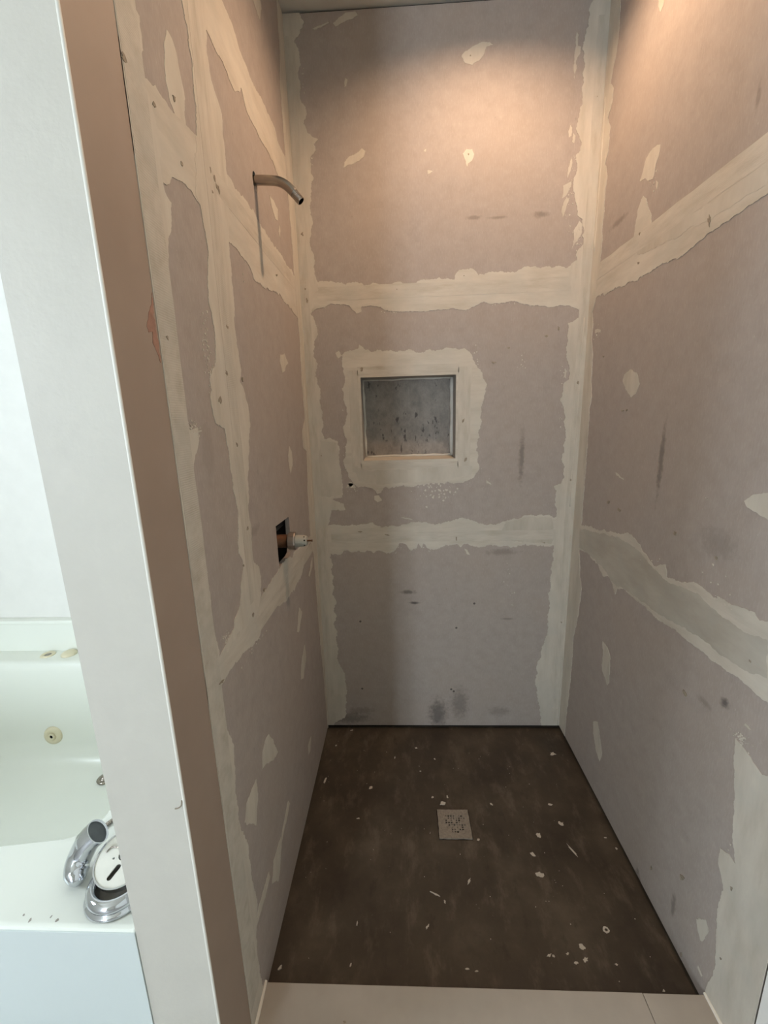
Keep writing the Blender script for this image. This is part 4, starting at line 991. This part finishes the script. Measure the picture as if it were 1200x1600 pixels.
link('nozzle', lathe(bmesh.new(), jo, jd, [(0.0060, 0.004), (0.0125, 0.004), (0.0125, 0.0115), (0.0095, 0.0125), (0.0060, 0.011), (0.0060, 0.004)], 20), M_TUBCAP, jet, True)
link('nozzle_hole', lathe(bmesh.new(), jo + jd*0.0085, jd, [(0, 0), (0.0062, 0), (0.0062, 0.001), (0, 0.001)], 14), M_HOLE, jet)
link('drain_stopper', lathe(bmesh.new(), (-0.705, -0.405, 0.133), zd, [(0, -0.004), (0.024, -0.004), (0.026, 0.003), (0.019, 0.006), (0.017, 0.003), (0.015, 0.010), (0.006, 0.016), (0, 0.016)], 24), M_STEEL, tub, True)

for (x_, y_, r_) in ((-0.3297, -1.0529, 0.0016), (-0.312, -1.0600, 0.0020), (-0.2793, -1.0539, 0.0014), (-0.2640, -1.0590, 0.0022)):
    link('finish_chip', plate(bmesh.new(), 'floor', blob(x_, y_, r_, r_*1.5, 8), [], ZD-0.0003, ZD+0.0003), M_NSIDE, tub)

# faucet pieces taken apart on the deck
spout = empty('tub_spout', (-0.27, -0.99, ZD), label='curved chrome tub spout lying loose on the tub deck', category='faucet')
sp = smooth_path([(-0.2440, -0.967, 0.580), (-0.2600, -0.9726, 0.566), (-0.2735, -0.9785, 0.543), (-0.2770, -0.9885, 0.530), (-0.2720, -0.9990, 0.521), (-0.2630, -1.0085, 0.516)], 5)
rads = [0.0225]*len(sp)
for i in range(len(sp)):
    t = i/(len(sp)-1)
    rads[i] = 0.0225 - 0.003*t if t < 0.8 else 0.0201 - 0.008*(t-0.8)/0.2
bm = tube(bmesh.new(), sp, rads, 28, caps=False)
d0 = (sp[0]-sp[1]).normalized()
lathe(bm, sp[0], d0, [(0.0225, 0), (0.0210, 0.0005), (0.0206, -0.03), (0, -0.03)], 28)
d1 = (sp[-1]-sp[-2]).normalized()
lathe(bm, sp[-1], d1, [(0.0121, 0), (0.0085, 0.004), (0, 0.0035)], 28)
link('spout_tube', bm, M_CHROME, spout, True)
link('set_screw_hole', lathe(bmesh.new(), (-0.2575, -0.9893, 0.5515), (0.25, -0.85, 0.45), [(0, -0.002), (0.0027, -0.002), (0.0027, 0.0012), (0, 0.0012)], 12), M_HOLE, spout)
link('spout_bore', lathe(bmesh.new(), sp[0] - d0*0.004, d0, [(0, 0), (0.0205, 0), (0.0205, 0.001), (0, 0.001)], 24), M_BORE, spout)

flange = empty('faucet_flange', (-0.168, -1.003, ZD), label='flared chrome faucet flange sitting at the corner of the tub deck', category='faucet')
fo = (-0.185, -1.006, ZD+0.0008)
link('flange_ring', lathe(bmesh.new(), fo, zd, [(0.040, 0.0), (0.0565, 0.0), (0.0580, 0.003), (0.0565, 0.007), (0.0530, 0.0085), (0.0525, 0.010), (0.0540, 0.014), (0.0530, 0.020), (0.0480, 0.026), (0.0420, 0.028), (0.0385, 0.025), (0.0370, 0.016), (0.034, 0.008), (0.034, 0.0), (0.040, 0.0)], 48), M_CHROME, flange, True)
link('flange_well', lathe(bmesh.new(), fo, zd, [(0, 0.001), (0.034, 0.001), (0.034, 0.005), (0, 0.005)], 32), M_NSIDE, flange)

pn = Vector((0.10, -0.32, 1)).normalized()
po = Vector((-0.186, -0.990, 0.548))
plate_o = empty('escutcheon_plate', (po.x, po.y, ZD), label='dull round escutcheon plate turned over on the chrome faucet flange', category='plate')
px_ = Vector((1, 0, 0)); px_ = (px_ - pn*px_.dot(pn)).normalized(); py_ = pn.cross(px_)
def disc_plate(outer, holes, w0, w1):
    bm = plate(bmesh.new(), 'floor', outer, holes, w0, w1)
    for v in bm.verts:
        v.co = po + px_*v.co.x + py_*v.co.y + pn*v.co.z
    return bm
circ = [(0.047*math.cos(2*math.pi*i/48), 0.047*math.sin(2*math.pi*i/48)) for i in range(48)]
def slot(cx, cy, L_, W_, ang):
    out = []
    c, s = math.cos(ang), math.sin(ang)
    for i in range(16):
        a_ = 2*math.pi*i/16
        x, y = W_*math.cos(a_), W_*math.sin(a_)
        x += L_ if math.cos(a_) > 0 else -L_
        out.append((cx+x*c-y*s, cy+x*s+y*c))
    return out
holes = [slot(-0.004, -0.022, 0.0085, 0.0045, math.radians(68)), slot(0.0005, 0.011, 0.006, 0.0095, math.radians(80)), slot(-0.016, -0.002, 0.0004, 0.0018, 0)]
link('plate_disc', disc_plate(circ, holes, -0.002, 0.0), M_PLATE, plate_o)
rim = [(0.0475*math.cos(2*math.pi*i/48), 0.0475*math.sin(2*math.pi*i/48)) for i in range(48)]
rin = [(0.0450*math.cos(2*math.pi*i/48), 0.0450*math.sin(2*math.pi*i/48)) for i in range(48)]
link('plate_rim', disc_plate(rim, [rin], -0.012, 0.0012), M_CHROME, plate_o)
def onp(x, y, z=0.0015): return po + px_*x + py_*y + pn*z
link('wire_clip', tube(bmesh.new(), smooth_path([onp(-0.034, 0.006, 0.001), onp(-0.028, 0.014), onp(-0.016, 0.014, 0.004), onp(-0.006, 0.020, 0.004), onp(0.004, 0.024), onp(0.010, 0.030)], 4), 0.0013, 8), M_STEEL, plate_o, True)

stud = empty('threaded_stud', (-0.28, -0.867, ZD), label='thin threaded metal stud lying behind the chrome tub spout', category='rod')
a_, b_ = Vector((-0.306, -0.908, ZD+0.0048)), Vector((-0.256, -0.826, ZD+0.0048))
tp = [a_.lerp(b_, i/60) for i in range(61)]
link('thread', tube(bmesh.new(), tp, [0.0044 if i % 2 else 0.0036 for i in range(61)], 10), M_STEEL, stud)
